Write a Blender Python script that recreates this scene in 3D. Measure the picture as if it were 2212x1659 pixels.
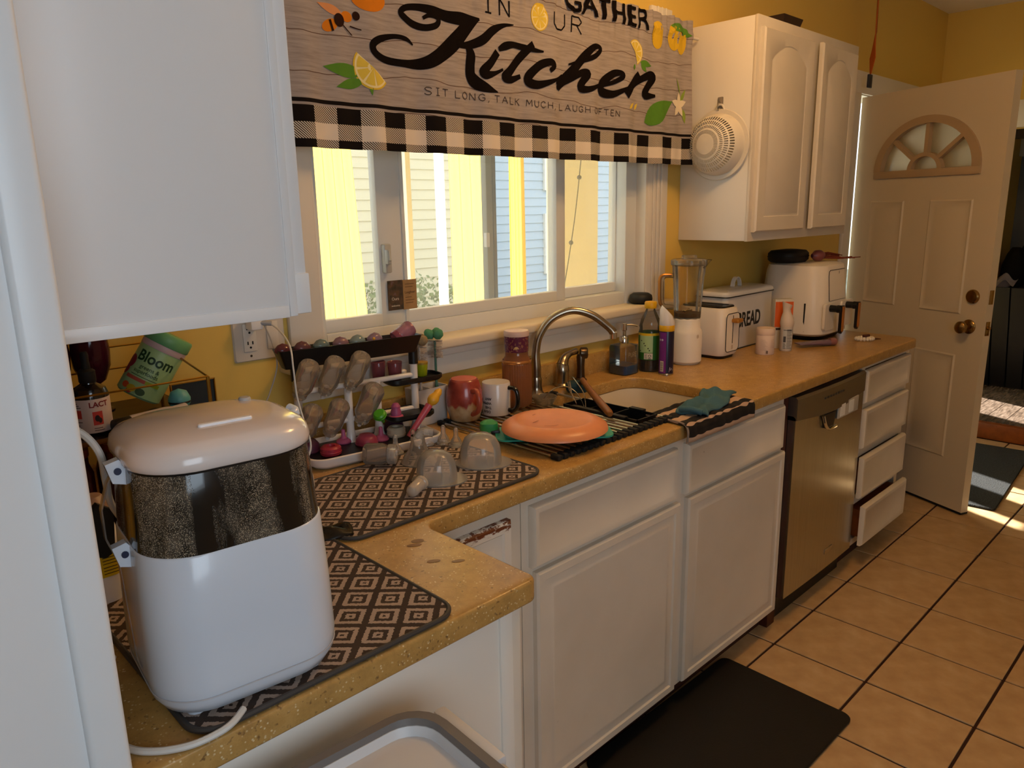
import bpy, bmesh, math, random
from mathutils import Vector, Matrix
random.seed(7)
for o in list(bpy.data.objects): bpy.data.objects.remove(o)
scene = bpy.context.scene
C = scene.collection
PI = math.pi
R = math.radians

# ---------------------------------------------------------------- camera
cam_d = bpy.data.cameras.new('camera')
cam = bpy.data.objects.new('camera', cam_d); C.objects.link(cam)
fw = Vector((0.67719, 0.69971, -0.22762)); rt = Vector((0.71545, -0.69842, -0.01843)); up = Vector((0.17187, 0.15037, 0.97357))
m = Matrix((rt, up, -fw)).transposed().to_4x4(); m.translation = Vector((-0.8091, -1.7257, 1.5026))
cam.matrix_world = m
cam_d.sensor_fit = 'HORIZONTAL'; cam_d.sensor_width = 36.0
cam_d.lens = 36.0 * 1615.34 / 2212.0
cam_d.clip_start = 0.02; cam_d.clip_end = 200
scene.camera = cam

# ---------------------------------------------------------------- world, sun, daylight, exposure
world = bpy.data.worlds.new('world'); scene.world = world; world.use_nodes = True
bgn = world.node_tree.nodes['Background']
bgn.inputs['Color'].default_value = (0.82, 0.90, 1.0, 1); bgn.inputs['Strength'].default_value = 2.2
sun_d = bpy.data.lights.new('sun', 'SUN'); sun_d.energy = 24.0; sun_d.angle = R(0.6); sun_d.color = (1.0, 0.95, 0.86)
sun = bpy.data.objects.new('sun', sun_d); C.objects.link(sun)
sdir = Vector((-0.4, -1.0, -0.86)).normalized()
sun.rotation_euler = sdir.to_track_quat('-Z', 'Y').to_euler()
def area_light(name, loc, target, sx, sy, energy, col):
    d = bpy.data.lights.new(name, 'AREA'); d.shape = 'RECTANGLE'; d.size = sx; d.size_y = sy; d.energy = energy; d.color = col
    o = bpy.data.objects.new(name, d); C.objects.link(o); o.location = loc
    o.rotation_euler = (Vector(target) - Vector(loc)).to_track_quat('-Z', 'Y').to_euler(); return o
# daylight entering through the window of the adjoining room behind the camera
area_light('daylight_dining_window', (-1.0, -2.98, 1.6), (-.45, -.9, 1.15), 1.1, 1.1, 11.0, (0.69, 0.86, 1.0))
vs = scene.view_settings
vs.view_transform = 'Standard'; vs.look = 'None'; vs.gamma = 1; vs.exposure = 0.0; vs.use_curve_mapping = False

# ---------------------------------------------------------------- materials
def lin(h):
    if isinstance(h, (tuple, list)): return tuple(h[:3])
    h = h.lstrip('#'); v = [int(h[i:i + 2], 16) / 255 for i in (0, 2, 4)]
    return tuple(x / 12.92 if x <= .04045 else ((x + .055) / 1.055) ** 2.4 for x in v)
MATS = {}
def M(name, col='#ffffff', rough=.5, metal=0, trans=0, ior=1.45, alpha=1, bump=0, bscale=200, coat=0, spec=.5, emit=None, es=0, noise=0, nscale=8, sss=0):
    if name in MATS: return MATS[name]
    mt = bpy.data.materials.new(name); mt.use_nodes = True; nt = mt.node_tree; b = nt.nodes['Principled BSDF']
    c = lin(col)
    b.inputs['Base Color'].default_value = (*c, 1); b.inputs['Roughness'].default_value = rough; b.inputs['Metallic'].default_value = metal
    b.inputs['Transmission Weight'].default_value = trans; b.inputs['IOR'].default_value = ior; b.inputs['Alpha'].default_value = alpha
    b.inputs['Coat Weight'].default_value = coat; b.inputs['Specular IOR Level'].default_value = spec
    if emit: b.inputs['Emission Color'].default_value = (*lin(emit), 1); b.inputs['Emission Strength'].default_value = es
    if noise or bump:
        tc = nt.nodes.new('ShaderNodeTexCoord')
    if noise:
        n = nt.nodes.new('ShaderNodeTexNoise'); n.inputs['Scale'].default_value = nscale; n.inputs['Detail'].default_value = 5
        nt.links.new(tc.outputs['Object'], n.inputs['Vector'])
        r = nt.nodes.new('ShaderNodeValToRGB'); r.color_ramp.elements[0].position = .3; r.color_ramp.elements[1].position = .7
        r.color_ramp.elements[0].color = (*[max(0, x * (1 - noise)) for x in c], 1); r.color_ramp.elements[1].color = (*[min(1, x * (1 + noise * .6)) for x in c], 1)
        nt.links.new(n.outputs['Fac'], r.inputs['Fac']); nt.links.new(r.outputs['Color'], b.inputs['Base Color'])
    if bump:
        n2 = nt.nodes.new('ShaderNodeTexNoise'); n2.inputs['Scale'].default_value = bscale; n2.inputs['Detail'].default_value = 3
        nt.links.new(tc.outputs['Object'], n2.inputs['Vector'])
        bp = nt.nodes.new('ShaderNodeBump'); bp.inputs['Strength'].default_value = bump; bp.inputs['Distance'].default_value = .002
        nt.links.new(n2.outputs['Fac'], bp.inputs['Height']); nt.links.new(bp.outputs['Normal'], b.inputs['Normal'])
    MATS[name] = mt; return mt
class NT:
    """small node-graph helper"""
    def __init__(s, name, rough=.5, **kw):
        s.mt = M(name, '#808080', rough, **kw); s.nt = s.mt.node_tree; s.b = s.nt.nodes['Principled BSDF']
        s.tc = s.nt.nodes.new('ShaderNodeTexCoord'); s.sep = s.nt.nodes.new('ShaderNodeSeparateXYZ'); s.nt.links.new(s.tc.outputs['Object'], s.sep.inputs[0])
    def X(s): return s.sep.outputs[0]
    def Y(s): return s.sep.outputs[1]
    def Z(s): return s.sep.outputs[2]
    def m(s, op, a, b=None, c=None):
        n = s.nt.nodes.new('ShaderNodeMath'); n.operation = op
        for i, v in enumerate((a, b, c)):
            if v is None: continue
            if isinstance(v, (int, float)): n.inputs[i].default_value = v
            else: s.nt.links.new(v, n.inputs[i])
        return n.outputs[0]
    def noise(s, scale, detail=4, sx=1, sy=1, sz=1, out='Fac', rough=.5):
        mp = s.nt.nodes.new('ShaderNodeMapping'); mp.inputs['Scale'].default_value = (sx, sy, sz); s.nt.links.new(s.tc.outputs['Object'], mp.inputs[0])
        n = s.nt.nodes.new('ShaderNodeTexNoise'); n.inputs['Scale'].default_value = scale; n.inputs['Detail'].default_value = detail; n.inputs['Roughness'].default_value = rough
        s.nt.links.new(mp.outputs[0], n.inputs['Vector']); return n.outputs[out]
    def voro(s, scale):
        n = s.nt.nodes.new('ShaderNodeTexVoronoi'); n.inputs['Scale'].default_value = scale; s.nt.links.new(s.tc.outputs['Object'], n.inputs['Vector']); return n
    def ramp(s, fac, stops):
        r = s.nt.nodes.new('ShaderNodeValToRGB'); e = r.color_ramp.elements
        while len(e) < len(stops): e.new(.5)
        for k, (p, c) in enumerate(stops): e[k].position = p; e[k].color = (*lin(c), 1)
        s.nt.links.new(fac, r.inputs[0]); return r.outputs[0]
    def mix(s, fac, a, b):
        n = s.nt.nodes.new('ShaderNodeMix'); n.data_type = 'RGBA'
        for sock, v in ((n.inputs[0], fac), (n.inputs[6], a), (n.inputs[7], b)):
            if isinstance(v, (int, float)): sock.default_value = v
            elif isinstance(v, str): sock.default_value = (*lin(v), 1)
            else: s.nt.links.new(v, sock)
        return n.outputs[2]
    def col(s, c): s.nt.links.new(c, s.b.inputs['Base Color']); return s
    def bump(s, h, st=.3, d=.002):
        bp = s.nt.nodes.new('ShaderNodeBump'); bp.inputs['Strength'].default_value = st; bp.inputs['Distance'].default_value = d
        s.nt.links.new(h, bp.inputs['Height']); s.nt.links.new(bp.outputs['Normal'], s.b.inputs['Normal']); return s

WHITE = M('painted_white', '#e4dfd6', .38, bump=.06, bscale=60)
WHITE_COOL = M('painted_white_gloss', '#dfe1e3', .30, bump=.05, bscale=60)
TRIM = M('trim_white', '#dcd6cb', .35)
VINYL = M('vinyl_white', '#d4d6d4', .35)
PLASTIC = M('plastic_white', '#eceaea', .22, coat=.2)
BLACK = M('plastic_black', '#0b0b0c', .4)
RUBBER = M('rubber_black', '#0a0a0a', .7)
STEEL = M('steel', '#b9b6ae', .25, metal=1)
CHROME = M('chrome', '#d8d4cc', .12, metal=1)
NICKEL = M('brushed_nickel', '#a89a86', .24, metal=1)
BRASS = M('brass', '#b08838', .3, metal=1)
GOLD = M('gold_trim', '#b8803a', .35, metal=.6)
GLASS = M('clear_glass', '#f6f8f5', .04, trans=1, ior=1.3)
CREAM = M('appliance_cream', '#e6ddd0', .35)
WOOD = M('wood_brown', '#7a4218', .4, noise=.35, nscale=30)
DARKWOOD = M('wood_dark', '#4a1e0c', .5, noise=.3, nscale=20)
YELLOW = M('wall_yellow', '#d9b85c', .55, bump=.08, bscale=90)
def glass_pane(name, tint='#ffffff', haze=.08):
    mt = bpy.data.materials.new(name); mt.use_nodes = True; nt = mt.node_tree; nt.nodes.clear()
    out = nt.nodes.new('ShaderNodeOutputMaterial'); t = nt.nodes.new('ShaderNodeBsdfTransparent'); t.inputs[0].default_value = (*lin(tint), 1)
    g = nt.nodes.new('ShaderNodeBsdfGlossy'); g.inputs['Roughness'].default_value = .02
    d = nt.nodes.new('ShaderNodeBsdfTranslucent'); d.inputs[0].default_value = (.9, .9, .86, 1)
    m1 = nt.nodes.new('ShaderNodeMixShader'); m1.inputs[0].default_value = .05; m2 = nt.nodes.new('ShaderNodeMixShader'); m2.inputs[0].default_value = haze
    nt.links.new(t.outputs[0], m1.inputs[1]); nt.links.new(g.outputs[0], m1.inputs[2]); nt.links.new(m1.outputs[0], m2.inputs[1]); nt.links.new(d.outputs[0], m2.inputs[2])
    nt.links.new(m2.outputs[0], out.inputs[0]); MATS[name] = mt; return mt
PANE = glass_pane('window_pane')  # default translucent share imitates the washed-out haze over the view outside
def film(name, tint, tmix=.6, gloss=.12, rough=.12):
    """thin translucent plastic or glass wall: tinted see-through, some diffuse body, fresnel gloss"""
    mt = bpy.data.materials.new(name); mt.use_nodes = True; nt = mt.node_tree; nt.nodes.clear(); c = lin(tint)
    out = nt.nodes.new('ShaderNodeOutputMaterial'); t = nt.nodes.new('ShaderNodeBsdfTransparent'); t.inputs[0].default_value = (*[x ** .35 for x in c], 1)
    b = nt.nodes.new('ShaderNodeBsdfDiffuse'); b.inputs['Color'].default_value = (*c, 1)
    tl = nt.nodes.new('ShaderNodeBsdfTranslucent'); tl.inputs['Color'].default_value = (*c, 1)
    md = nt.nodes.new('ShaderNodeMixShader'); md.inputs[0].default_value = .4; nt.links.new(b.outputs[0], md.inputs[1]); nt.links.new(tl.outputs[0], md.inputs[2])
    fr = nt.nodes.new('ShaderNodeLayerWeight'); fr.inputs[0].default_value = .2
    mr = nt.nodes.new('ShaderNodeMapRange'); mr.inputs[3].default_value = 1 - tmix; mr.inputs[4].default_value = min(1, 1 - tmix + .35)
    nt.links.new(fr.outputs['Facing'], mr.inputs[0])
    m1 = nt.nodes.new('ShaderNodeMixShader'); nt.links.new(mr.outputs[0], m1.inputs[0]); nt.links.new(t.outputs[0], m1.inputs[1]); nt.links.new(md.outputs[0], m1.inputs[2])
    g = nt.nodes.new('ShaderNodeBsdfGlossy'); g.inputs['Roughness'].default_value = rough; f2 = nt.nodes.new('ShaderNodeFresnel'); f2.inputs[0].default_value = 1.42
    m2 = nt.nodes.new('ShaderNodeMixShader'); nt.links.new(f2.outputs[0], m2.inputs[0]); nt.links.new(m1.outputs[0], m2.inputs[1]); nt.links.new(g.outputs[0], m2.inputs[2])
    nt.links.new(m2.outputs[0], out.inputs[0]); MATS[name] = mt; return mt
CLEARP = film('clear_plastic', '#d8cfc4', .85)
SILI = film('silicone_clear', '#fff8f0', .77)

# ---------------------------------------------------------------- geometry helpers
class G:
    def __init__(s): s.v = []; s.f = []
    def add(s, v, f):
        n = len(s.v); s.v += [Vector(p) for p in v]; s.f += [tuple(i + n for i in q) for q in f]; return s
    def join(s, g): return s.add(g.v, g.f)
    def tf(s, mat): s.v = [mat @ p for p in s.v]; return s
    def mv(s, x=0, y=0, z=0): return s.tf(Matrix.Translation((x, y, z)))
    def rot(s, ax, deg): return s.tf(Matrix.Rotation(R(deg), 4, ax))
    def sc(s, x, y, z): s.v = [Vector((p.x * x, p.y * y, p.z * z)) for p in s.v]; return s
def box(x0, x1, y0, y1, z0, z1, bev=0, seg=2):
    if not bev:
        v = [(x, y, z) for z in (z0, z1) for y in (y0, y1) for x in (x0, x1)]
        return G().add(v, [(0, 2, 3, 1), (4, 5, 7, 6), (0, 1, 5, 4), (2, 6, 7, 3), (0, 4, 6, 2), (1, 3, 7, 5)])
    bm = bmesh.new(); bmesh.ops.create_cube(bm, size=1)
    for v in bm.verts: v.co = Vector(((x0 + x1) / 2 + v.co.x * (x1 - x0), (y0 + y1) / 2 + v.co.y * (y1 - y0), (z0 + z1) / 2 + v.co.z * (z1 - z0)))
    bmesh.ops.bevel(bm, geom=bm.edges[:], offset=bev, segments=seg, profile=.5, affect='EDGES')
    g = frombm(bm); return g
def frombm(bm):
    bm.verts.index_update(); g = G().add([v.co.copy() for v in bm.verts], [tuple(v.index for v in f.verts) for f in bm.faces]); bm.free(); return g
def loft(rings, cap0=True, cap1=True, closed=True):
    g = G(); n = len(rings[0]); v = [p for r in rings for p in r]; f = []
    for a in range(len(rings) - 1):
        for i in range(n if closed else n - 1):
            j = (i + 1) % n; f.append((a * n + i, a * n + j, (a + 1) * n + j, (a + 1) * n + i))
    if cap0: f.append(tuple(range(n - 1, -1, -1)))
    if cap1: f.append(tuple((len(rings) - 1) * n + i for i in range(n)))
    return g.add(v, f)
def circ(r, z, n=32, cx=0, cy=0): return [(cx + r * math.cos(2 * PI * i / n), cy + r * math.sin(2 * PI * i / n), z) for i in range(n)]
def lathe(prof, n=32, cap0=True, cap1=True):
    return loft([circ(max(r, 1e-5), z, n) for r, z in prof], cap0 and prof[0][0] > 1e-4, cap1 and prof[-1][0] > 1e-4)
def ring_rr(w, d, r, z=0, k=6, cx=0, cy=0):
    p = []; r = min(r, w / 2 - 1e-5, d / 2 - 1e-5)
    for sx, sy, a0 in ((1, 1, 0), (-1, 1, 90), (-1, -1, 180), (1, -1, 270)):
        for i in range(k + 1):
            a = R(a0 + 90 * i / k); p.append((cx + sx * (w / 2 - r) + r * math.cos(a), cy + sy * (d / 2 - r) + r * math.sin(a), z))
    return p
def rslab(w, d, r, z0, z1, e=.002, k=6, cx=0, cy=0):
    """rounded-rectangle slab with softened edges"""
    return loft([ring_rr(w - 2 * e, d - 2 * e, r - e, z0, k, cx, cy), ring_rr(w, d, r, z0 + e, k, cx, cy), ring_rr(w, d, r, z1 - e, k, cx, cy), ring_rr(w - 2 * e, d - 2 * e, r - e, z1, k, cx, cy)])
def cat(pts, n=8, closed=False):
    P = [Vector(p) for p in pts]; out = []; m_ = len(P)
    rng = range(m_ if closed else m_ - 1)
    for i in rng:
        g = lambda k: P[k % m_] if closed else P[max(0, min(m_ - 1, k))]
        p0, p1, p2, p3 = g(i - 1), g(i), g(i + 1), g(i + 2)
        for t in range(n):
            t = t / n; out.append(.5 * ((2 * p1) + (p2 - p0) * t + (2 * p0 - 5 * p1 + 4 * p2 - p3) * t * t + (3 * p1 - p0 - 3 * p2 + p3) * t ** 3))
    if not closed: out.append(P[-1])
    return out
def tube(path, r, n=8, closed=False, cap=True, smooth=0):
    P = cat(path, smooth, closed) if smooth else [Vector(p) for p in path]
    N = len(P); rr = r if isinstance(r, (list, tuple)) else None
    if rr: rad = [rr[min(len(rr) - 1, int(i * (len(rr) - 1) / (N - 1)))] + ((i * (len(rr) - 1) / (N - 1)) % 1) * (rr[min(len(rr) - 1, int(i * (len(rr) - 1) / (N - 1)) + 1)] - rr[min(len(rr) - 1, int(i * (len(rr) - 1) / (N - 1)))]) for i in range(N)]
    else: rad = [r] * N
    T = []
    for i in range(N):
        a = P[(i - 1) % N] if closed else P[max(0, i - 1)]; b = P[(i + 1) % N] if closed else P[min(N - 1, i + 1)]
        T.append((b - a).normalized())
    u = T[0].orthogonal().normalized(); rings = []
    for i in range(N):
        u = (u - T[i] * u.dot(T[i])).normalized(); w = T[i].cross(u)
        rings.append([P[i] + rad[i] * (math.cos(2 * PI * k / n) * u + math.sin(2 * PI * k / n) * w) for k in range(n)])
    if closed: rings.append(rings[0])
    return loft(rings, cap and not closed, cap and not closed)
def bar(a, b, r, n=8): return tube([a, b], r, n)
def prism(poly, z0, z1):
    n = len(poly); return loft([[(x, y, z0) for x, y in poly], [(x, y, z1) for x, y in poly]])
def sphere(r, n=16, m_=10, cx=0, cy=0, cz=0):
    return lathe([(r * math.sin(PI * i / m_), -r * math.cos(PI * i / m_)) for i in range(m_ + 1)], n).mv(cx, cy, cz)
def grid(fn, nu, nv):
    v = [fn(i / nu, j / nv) for j in range(nv + 1) for i in range(nu + 1)]
    return G().add(v, [(j * (nu + 1) + i, j * (nu + 1) + i + 1, (j + 1) * (nu + 1) + i + 1, (j + 1) * (nu + 1) + i) for j in range(nv) for i in range(nu)])
def ribbon(pts, n=8):
    """2-D stroke: pts (x, y, half-width) -> flat strip in XY"""
    P = cat(pts, n); L = []; Rr = []
    for i, p in enumerate(P):
        a = P[max(0, i - 1)]; b = P[min(len(P) - 1, i + 1)]; t = Vector((b.x - a.x, b.y - a.y)); t = t.normalized() if t.length > 1e-9 else Vector((1, 0))
        L.append((p.x - t.y * p.z, p.y + t.x * p.z, 0)); Rr.append((p.x + t.y * p.z, p.y - t.x * p.z, 0))
    k = len(P); return G().add(L + Rr, [(i, i + k, i + k + 1, i + 1) for i in range(k - 1)])
def disk(cx, cy, rx, ry=None, a0=0, a1=360, n=24, rot=0):
    ry = ry or rx; v = [(0, 0)] + [(rx * math.cos(R(a0 + (a1 - a0) * i / n)), ry * math.sin(R(a0 + (a1 - a0) * i / n))) for i in range(n + 1)]
    c, s = math.cos(R(rot)), math.sin(R(rot))
    return G().add([(cx + c * x - s * y, cy + s * x + c * y, 0) for x, y in v], [(0, i, i + 1) for i in range(1, n + 1)])
def leaf2(x0, y0, x1, y1, w):
    """pointed leaf from base to tip in XY"""
    d = Vector((x1 - x0, y1 - y0)); p = Vector((-d.y, d.x)).normalized(); v = []; n = 10
    for i in range(n + 1):
        t = i / n; h = w * math.sin(PI * t ** .8); v += [(x0 + d.x * t + p.x * h, y0 + d.y * t + p.y * h, 0), (x0 + d.x * t - p.x * h, y0 + d.y * t - p.y * h, 0)]
    return G().add(v, [(2 * i, 2 * i + 1, 2 * i + 3, 2 * i + 2) for i in range(n)])
def text(s, size, off=0, ext=0, align='LEFT', shear=0, space=1):
    cu = bpy.data.curves.new('t', 'FONT'); cu.body = s; cu.size = size; cu.offset = off; cu.extrude = ext; cu.align_x = align; cu.shear = shear; cu.space_character = space; cu.resolution_u = 4
    o = bpy.data.objects.new('t', cu); C.objects.link(o); bpy.context.view_layer.update()
    dg = bpy.context.evaluated_depsgraph_get(); me = bpy.data.meshes.new_from_object(o.evaluated_get(dg))
    g = G().add([v.co.copy() for v in me.vertices], [tuple(p.vertices) for p in me.polygons])
    bpy.data.objects.remove(o); bpy.data.meshes.remove(me); bpy.data.curves.remove(cu); return g
SF = {'S': [[(1, .85), (.7, 1), (.3, 1), (.05, .8), (.3, .55), (.75, .45), (.95, .22), (.7, 0), (.3, 0), (0, .15)]], 'I': [[(.5, 0), (.5, 1)], [(.2, 1), (.8, 1)], [(.2, 0), (.8, 0)]],
      'T': [[(.5, 0), (.5, 1)], [(0, 1), (1, 1)]], 'L': [[(.1, 1), (.1, 0), (.9, 0)]], 'O': [[(.5, 0), (.1, .2), (0, .5), (.1, .8), (.5, 1), (.9, .8), (1, .5), (.9, .2), (.5, 0)]],
      'N': [[(.05, 0), (.05, 1), (.95, 0), (.95, 1)]], 'G': [[(.95, .8), (.6, 1), (.2, .85), (0, .5), (.2, .1), (.6, 0), (.95, .2), (.95, .45), (.55, .45)]], ',': [[(.2, .1), (.05, -.2)]],
      'A': [[(0, 0), (.5, 1), (1, 0)], [(.2, .38), (.8, .38)]], 'K': [[(.05, 0), (.05, 1)], [(.9, 1), (.05, .45)], [(.3, .6), (.95, 0)]], 'M': [[(0, 0), (.1, 1), (.5, .3), (.9, 1), (1, 0)]],
      'U': [[(.05, 1), (.05, .3), (.3, 0), (.7, 0), (.95, .3), (.95, 1)]], 'C': [[(.95, .8), (.6, 1), (.2, .85), (0, .5), (.2, .15), (.6, 0), (.95, .2)]], 'H': [[(.05, 0), (.05, 1)], [(.95, 0), (.95, 1)], [(.05, .5), (.95, .5)]],
      'F': [[(.1, 0), (.1, 1), (.9, 1)], [(.1, .55), (.7, .55)]], 'E': [[(.9, 0), (.1, 0), (.1, 1), (.9, 1)], [(.1, .52), (.75, .52)]], 'R': [[(.05, 0), (.05, 1), (.7, 1), (.95, .75), (.7, .5), (.05, .5)], [(.5, .5), (.95, 0)]],
      'P': [[(.05, 0), (.05, 1), (.7, 1), (.95, .75), (.7, .5), (.05, .5)]], 'B': [[(.05, 0), (.05, 1), (.7, 1), (.9, .75), (.7, .52), (.05, .52)], [(.7, .52), (1, .25), (.7, 0), (.05, 0)]]}
def strokes(s, x, y, cw, h, hw, adv=1.28):
    g = G()
    for ch in s:
        for pl in SF.get(ch, []):
            P = [(x + px * cw, y + py * h) for px, py in pl]
            for (ax, ay), (bx, by) in zip(P, P[1:]): g.join(ribbon([(ax, ay, hw), (bx, by, hw)], 1))
        x += cw * (adv if ch not in ' ,' else .7)
    return g
def obj(name, g, mat, parent=None, loc=None, rot=None, smooth=38, label=None):
    me = bpy.data.meshes.new(name); me.from_pydata([tuple(p) for p in g.v], [], g.f)
    me.materials.append(mat if not isinstance(mat, str) else MATS[mat])
    bm = bmesh.new(); bm.from_mesh(me); bmesh.ops.remove_doubles(bm, verts=bm.verts, dist=1e-6); bmesh.ops.recalc_face_normals(bm, faces=bm.faces); bm.to_mesh(me); bm.free()
    if smooth:
        for p in me.polygons: p.use_smooth = True
        me.set_sharp_from_angle(angle=R(smooth))
    o = bpy.data.objects.new(name, me); C.objects.link(o)
    if parent is not None: o.parent = parent
    if loc: o.location = loc
    if rot: o.rotation_euler = rot
    if label: o['label'] = label
    return o
def tag(o, label, cat_, group=None, kind=None):
    o['label'] = label; o['category'] = cat_
    if group: o['group'] = group
    if kind: o['kind'] = kind
    return o
def thing(name, label, cat_, loc=(0, 0, 0), rz=0, group=None, kind=None, rot=None):
    o = bpy.data.objects.new(name, None); o.empty_display_size = .05; C.objects.link(o); o.location = loc; o.rotation_euler = rot or (0, 0, R(rz))
    return tag(o, label, cat_, group, kind)
def copy_tree(o, parent=None):
    c = o.copy(); C.objects.link(c); c.parent = parent
    for ch in list(o.children): copy_tree(ch, c)
    return c
# ================================================================ SETTING
def wall_x(x0, x1, y0, y1, z0, z1, holes):
    """wall along x with rectangular holes (xa, xb, za, zb)"""
    g = G(); xs = sorted({x0, x1, *[h[0] for h in holes], *[h[1] for h in holes]}); zs = sorted({z0, z1, *[h[2] for h in holes], *[h[3] for h in holes]})
    for a, b in zip(xs, xs[1:]):
        for c, d in zip(zs, zs[1:]):
            if any(h[0] <= a and b <= h[1] and h[2] <= c and d <= h[3] for h in holes): continue
            g.join(box(a, b, y0, y1, c, d))
    return g
def wall_y(x0, x1, y0, y1, z0, z1, holes):
    g = wall_x(-y1, -y0, x0, x1, z0, z1, [(-h[1], -h[0], h[2], h[3]) for h in holes])
    return g.tf(Matrix(((0, 1, 0, 0), (-1, 0, 0, 0), (0, 0, 1, 0), (0, 0, 0, 1))))
def struct(name, g, mat, label, cat_, **kw): return tag(obj(name, g, mat, smooth=kw.pop('smooth', 30), **kw), label, cat_, kind='structure')
struct('wall_back', wall_x(-.70, 7.1, 0, .12, 0, 2.65, [(.17, 1.575, 1.135, 2.1), (3.465, 4.37, 0, 2.065), (5.0, 5.5, .25, 1.9)]), YELLOW, 'yellow painted kitchen wall around the window above the sink', 'wall')
struct('wall_left', box(-.70, -.640, -.95, 0, 0, 2.65), YELLOW, 'short yellow wall behind the left cabinets', 'wall')
struct('wall_right', wall_y(4.75, 4.87, -4.0, 0, 0, 2.65, [(-1.7, -.12, 0, 1.93)]), YELLOW, 'yellow end wall with the opening to the next room', 'wall')
struct('wall_dining', wall_x(-2.7, 7.1, -3.15, -3.05, 0, 2.65, [(-1.6, -.4, 1.0, 2.2)]), M('wall_plain', '#cfc3ae', .7), 'plain wall with a window behind the viewer', 'wall')
struct('wall_dining_side', box(-2.8, -2.7, -4.1, -.95, 0, 2.65), 'wall_plain', 'plain side wall of the adjoining dining space', 'wall')
struct('ceiling', box(-2.8, 7.1, -4.1, .12, 2.65, 2.75), M('ceiling_white', '#ece4d6', .8), 'flat white painted ceiling', 'ceiling')
# casing at the end of the left wall
cas = thing('trim_casing', 'white painted casing boards at the end of the left wall', 'trim', kind='structure')
obj('casing_board', box(-2.7, -.668, -.975, -.95, 0, 2.65, .002), WHITE_COOL, cas)
obj('edge_bead', box(-.6725, -.6365, -.985, -.94, 0, 2.65, .006, 3), WHITE_COOL, cas)
# ---- floor with individual tiles
floor = struct('floor', box(-2.8, 4.64, -4.1, .12, -.05, -.004), M('grout_dark', '#33190e', .85, noise=.3, nscale=40), 'beige ceramic tile floor with dark grout lines', 'floor')
t = NT('floor_tile', .28)
t.col(t.ramp(t.noise(14, 6), [(.3, '#b3926a'), (.55, '#c2a278'), (.75, '#ccb088')])).bump(t.noise(30, 3), .08)
S = .3116; g0 = .0042
tile_me = None
for i in range(-6, 18):
    for j in range(-7, 3):
        x1 = 3.0307 - (i - 5) * S; y1 = -.6672 - (-j) * S + 0 * S
        x0 = x1 - S; y0 = y1 - S
        if x0 < -.95 or x1 > 4.75 or y1 > .14 or (y0 > -.56 and x1 < 2.75): continue
        if tile_me is None:
            o = obj('tile', box(-S / 2 + g0, S / 2 - g0, -S / 2 + g0, S / 2 - g0, -.008, 0, .0015, 1), t.mt, floor); tile_me = o.data
        else:
            o = bpy.data.objects.new('tile', tile_me); C.objects.link(o); o.parent = floor
        o.location = ((x0 + x1) / 2, (y0 + y1) / 2, random.uniform(-.0006, .0004))
# ---- window
win = thing('window_1', 'white vinyl sliding window above the sink', 'window', kind='structure')
fy0, fy1 = .03, .115
fr = G()
for b in ((.16, .21, 1.13, 2.1), (1.50, 1.585, 1.13, 2.1), (.2095, 1.5005, 1.13, 1.187), (.2095, 1.5005, 2.06, 2.1)): fr.join(box(b[0], b[1], fy0, fy1, b[2], b[3], .004))
obj('window_frame', fr, VINYL, win)
def sash(xa, xb, y, lw, rw, zb=1.187, bh=.035):
    s = obj('sash', box(xa, xa + lw, y, y + .03, zb, 2.06, .003).join(box(xb - rw, xb, y, y + .03, zb, 2.06, .003)).join(box(xa + lw - .002, xb - rw + .002, y, y + .03, zb, zb + bh, .003)).join(box(xa + lw - .002, xb - rw + .002, y, y + .03, 2.03, 2.06, .003)), VINYL, win)
    obj('pane', box(xa + lw - .005, xb - rw + .005, y + .013, y + .017, zb + bh - .005, 2.035), PANE, s); return s
s1 = sash(.195, .48, .04, .02, .085)
s2 = sash(.475, 1.165, .035, .012, .045)
s3 = sash(1.15, 1.515, .075, .02, .02)
obj('meeting_stile', box(.845, .872, .085, .11, 1.187, 2.06, .003).join(box(.88, .893, .09, .11, 1.187, 2.06, .002)), M('stile_grey', '#8f928c', .4), win)
lk = obj('sash_lock', box(.402, .424, .020, .042, 1.335, 1.415, .004).join(box(.402, .415, .008, .028, 1.36, 1.40, .003)).join(bar((.409, .012, 1.40), (.404, .0, 1.37), .004)), M('lock_grey', '#a9a9a4', .4), s1)
lk2 = obj('stile_latch', box(.836, .85, .078, .092, 1.385, 1.43, .002), VINYL, win)
# casing, stool, apron
wt = thing('trim_window', 'white painted casing, stool and apron of the kitchen window', 'trim', kind='structure')
obj('casing_side', box(.08, .172, -.018, .0, 1.14, 2.2, .003), TRIM, wt)
cs = box(1.573, 1.70, -.016, 0, 1.14, 2.2, .003)
for xx in (1.60, 1.625, 1.65): cs.join(box(xx, xx + .012, -.022, -.015, 1.14, 2.2, .004))
obj('casing_side', cs, TRIM, wt)
obj('jamb', box(.160, .176, -.014, .06, 1.13, 2.1), TRIM, wt)
obj('jamb', box(1.562, 1.58, -.014, .06, 1.13, 2.1), TRIM, wt)
obj('stool', box(.05, 1.74, -.065, .04, 1.112, 1.142, .008, 3), M('stool_cream', '#d9ccb4', .45), wt)
obj('apron', box(.08, 1.70, -.022, 0, 1.028, 1.112, .004).join(box(.08, 1.70, -.03, -.018, 1.085, 1.112, .005)), TRIM, wt)
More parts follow.
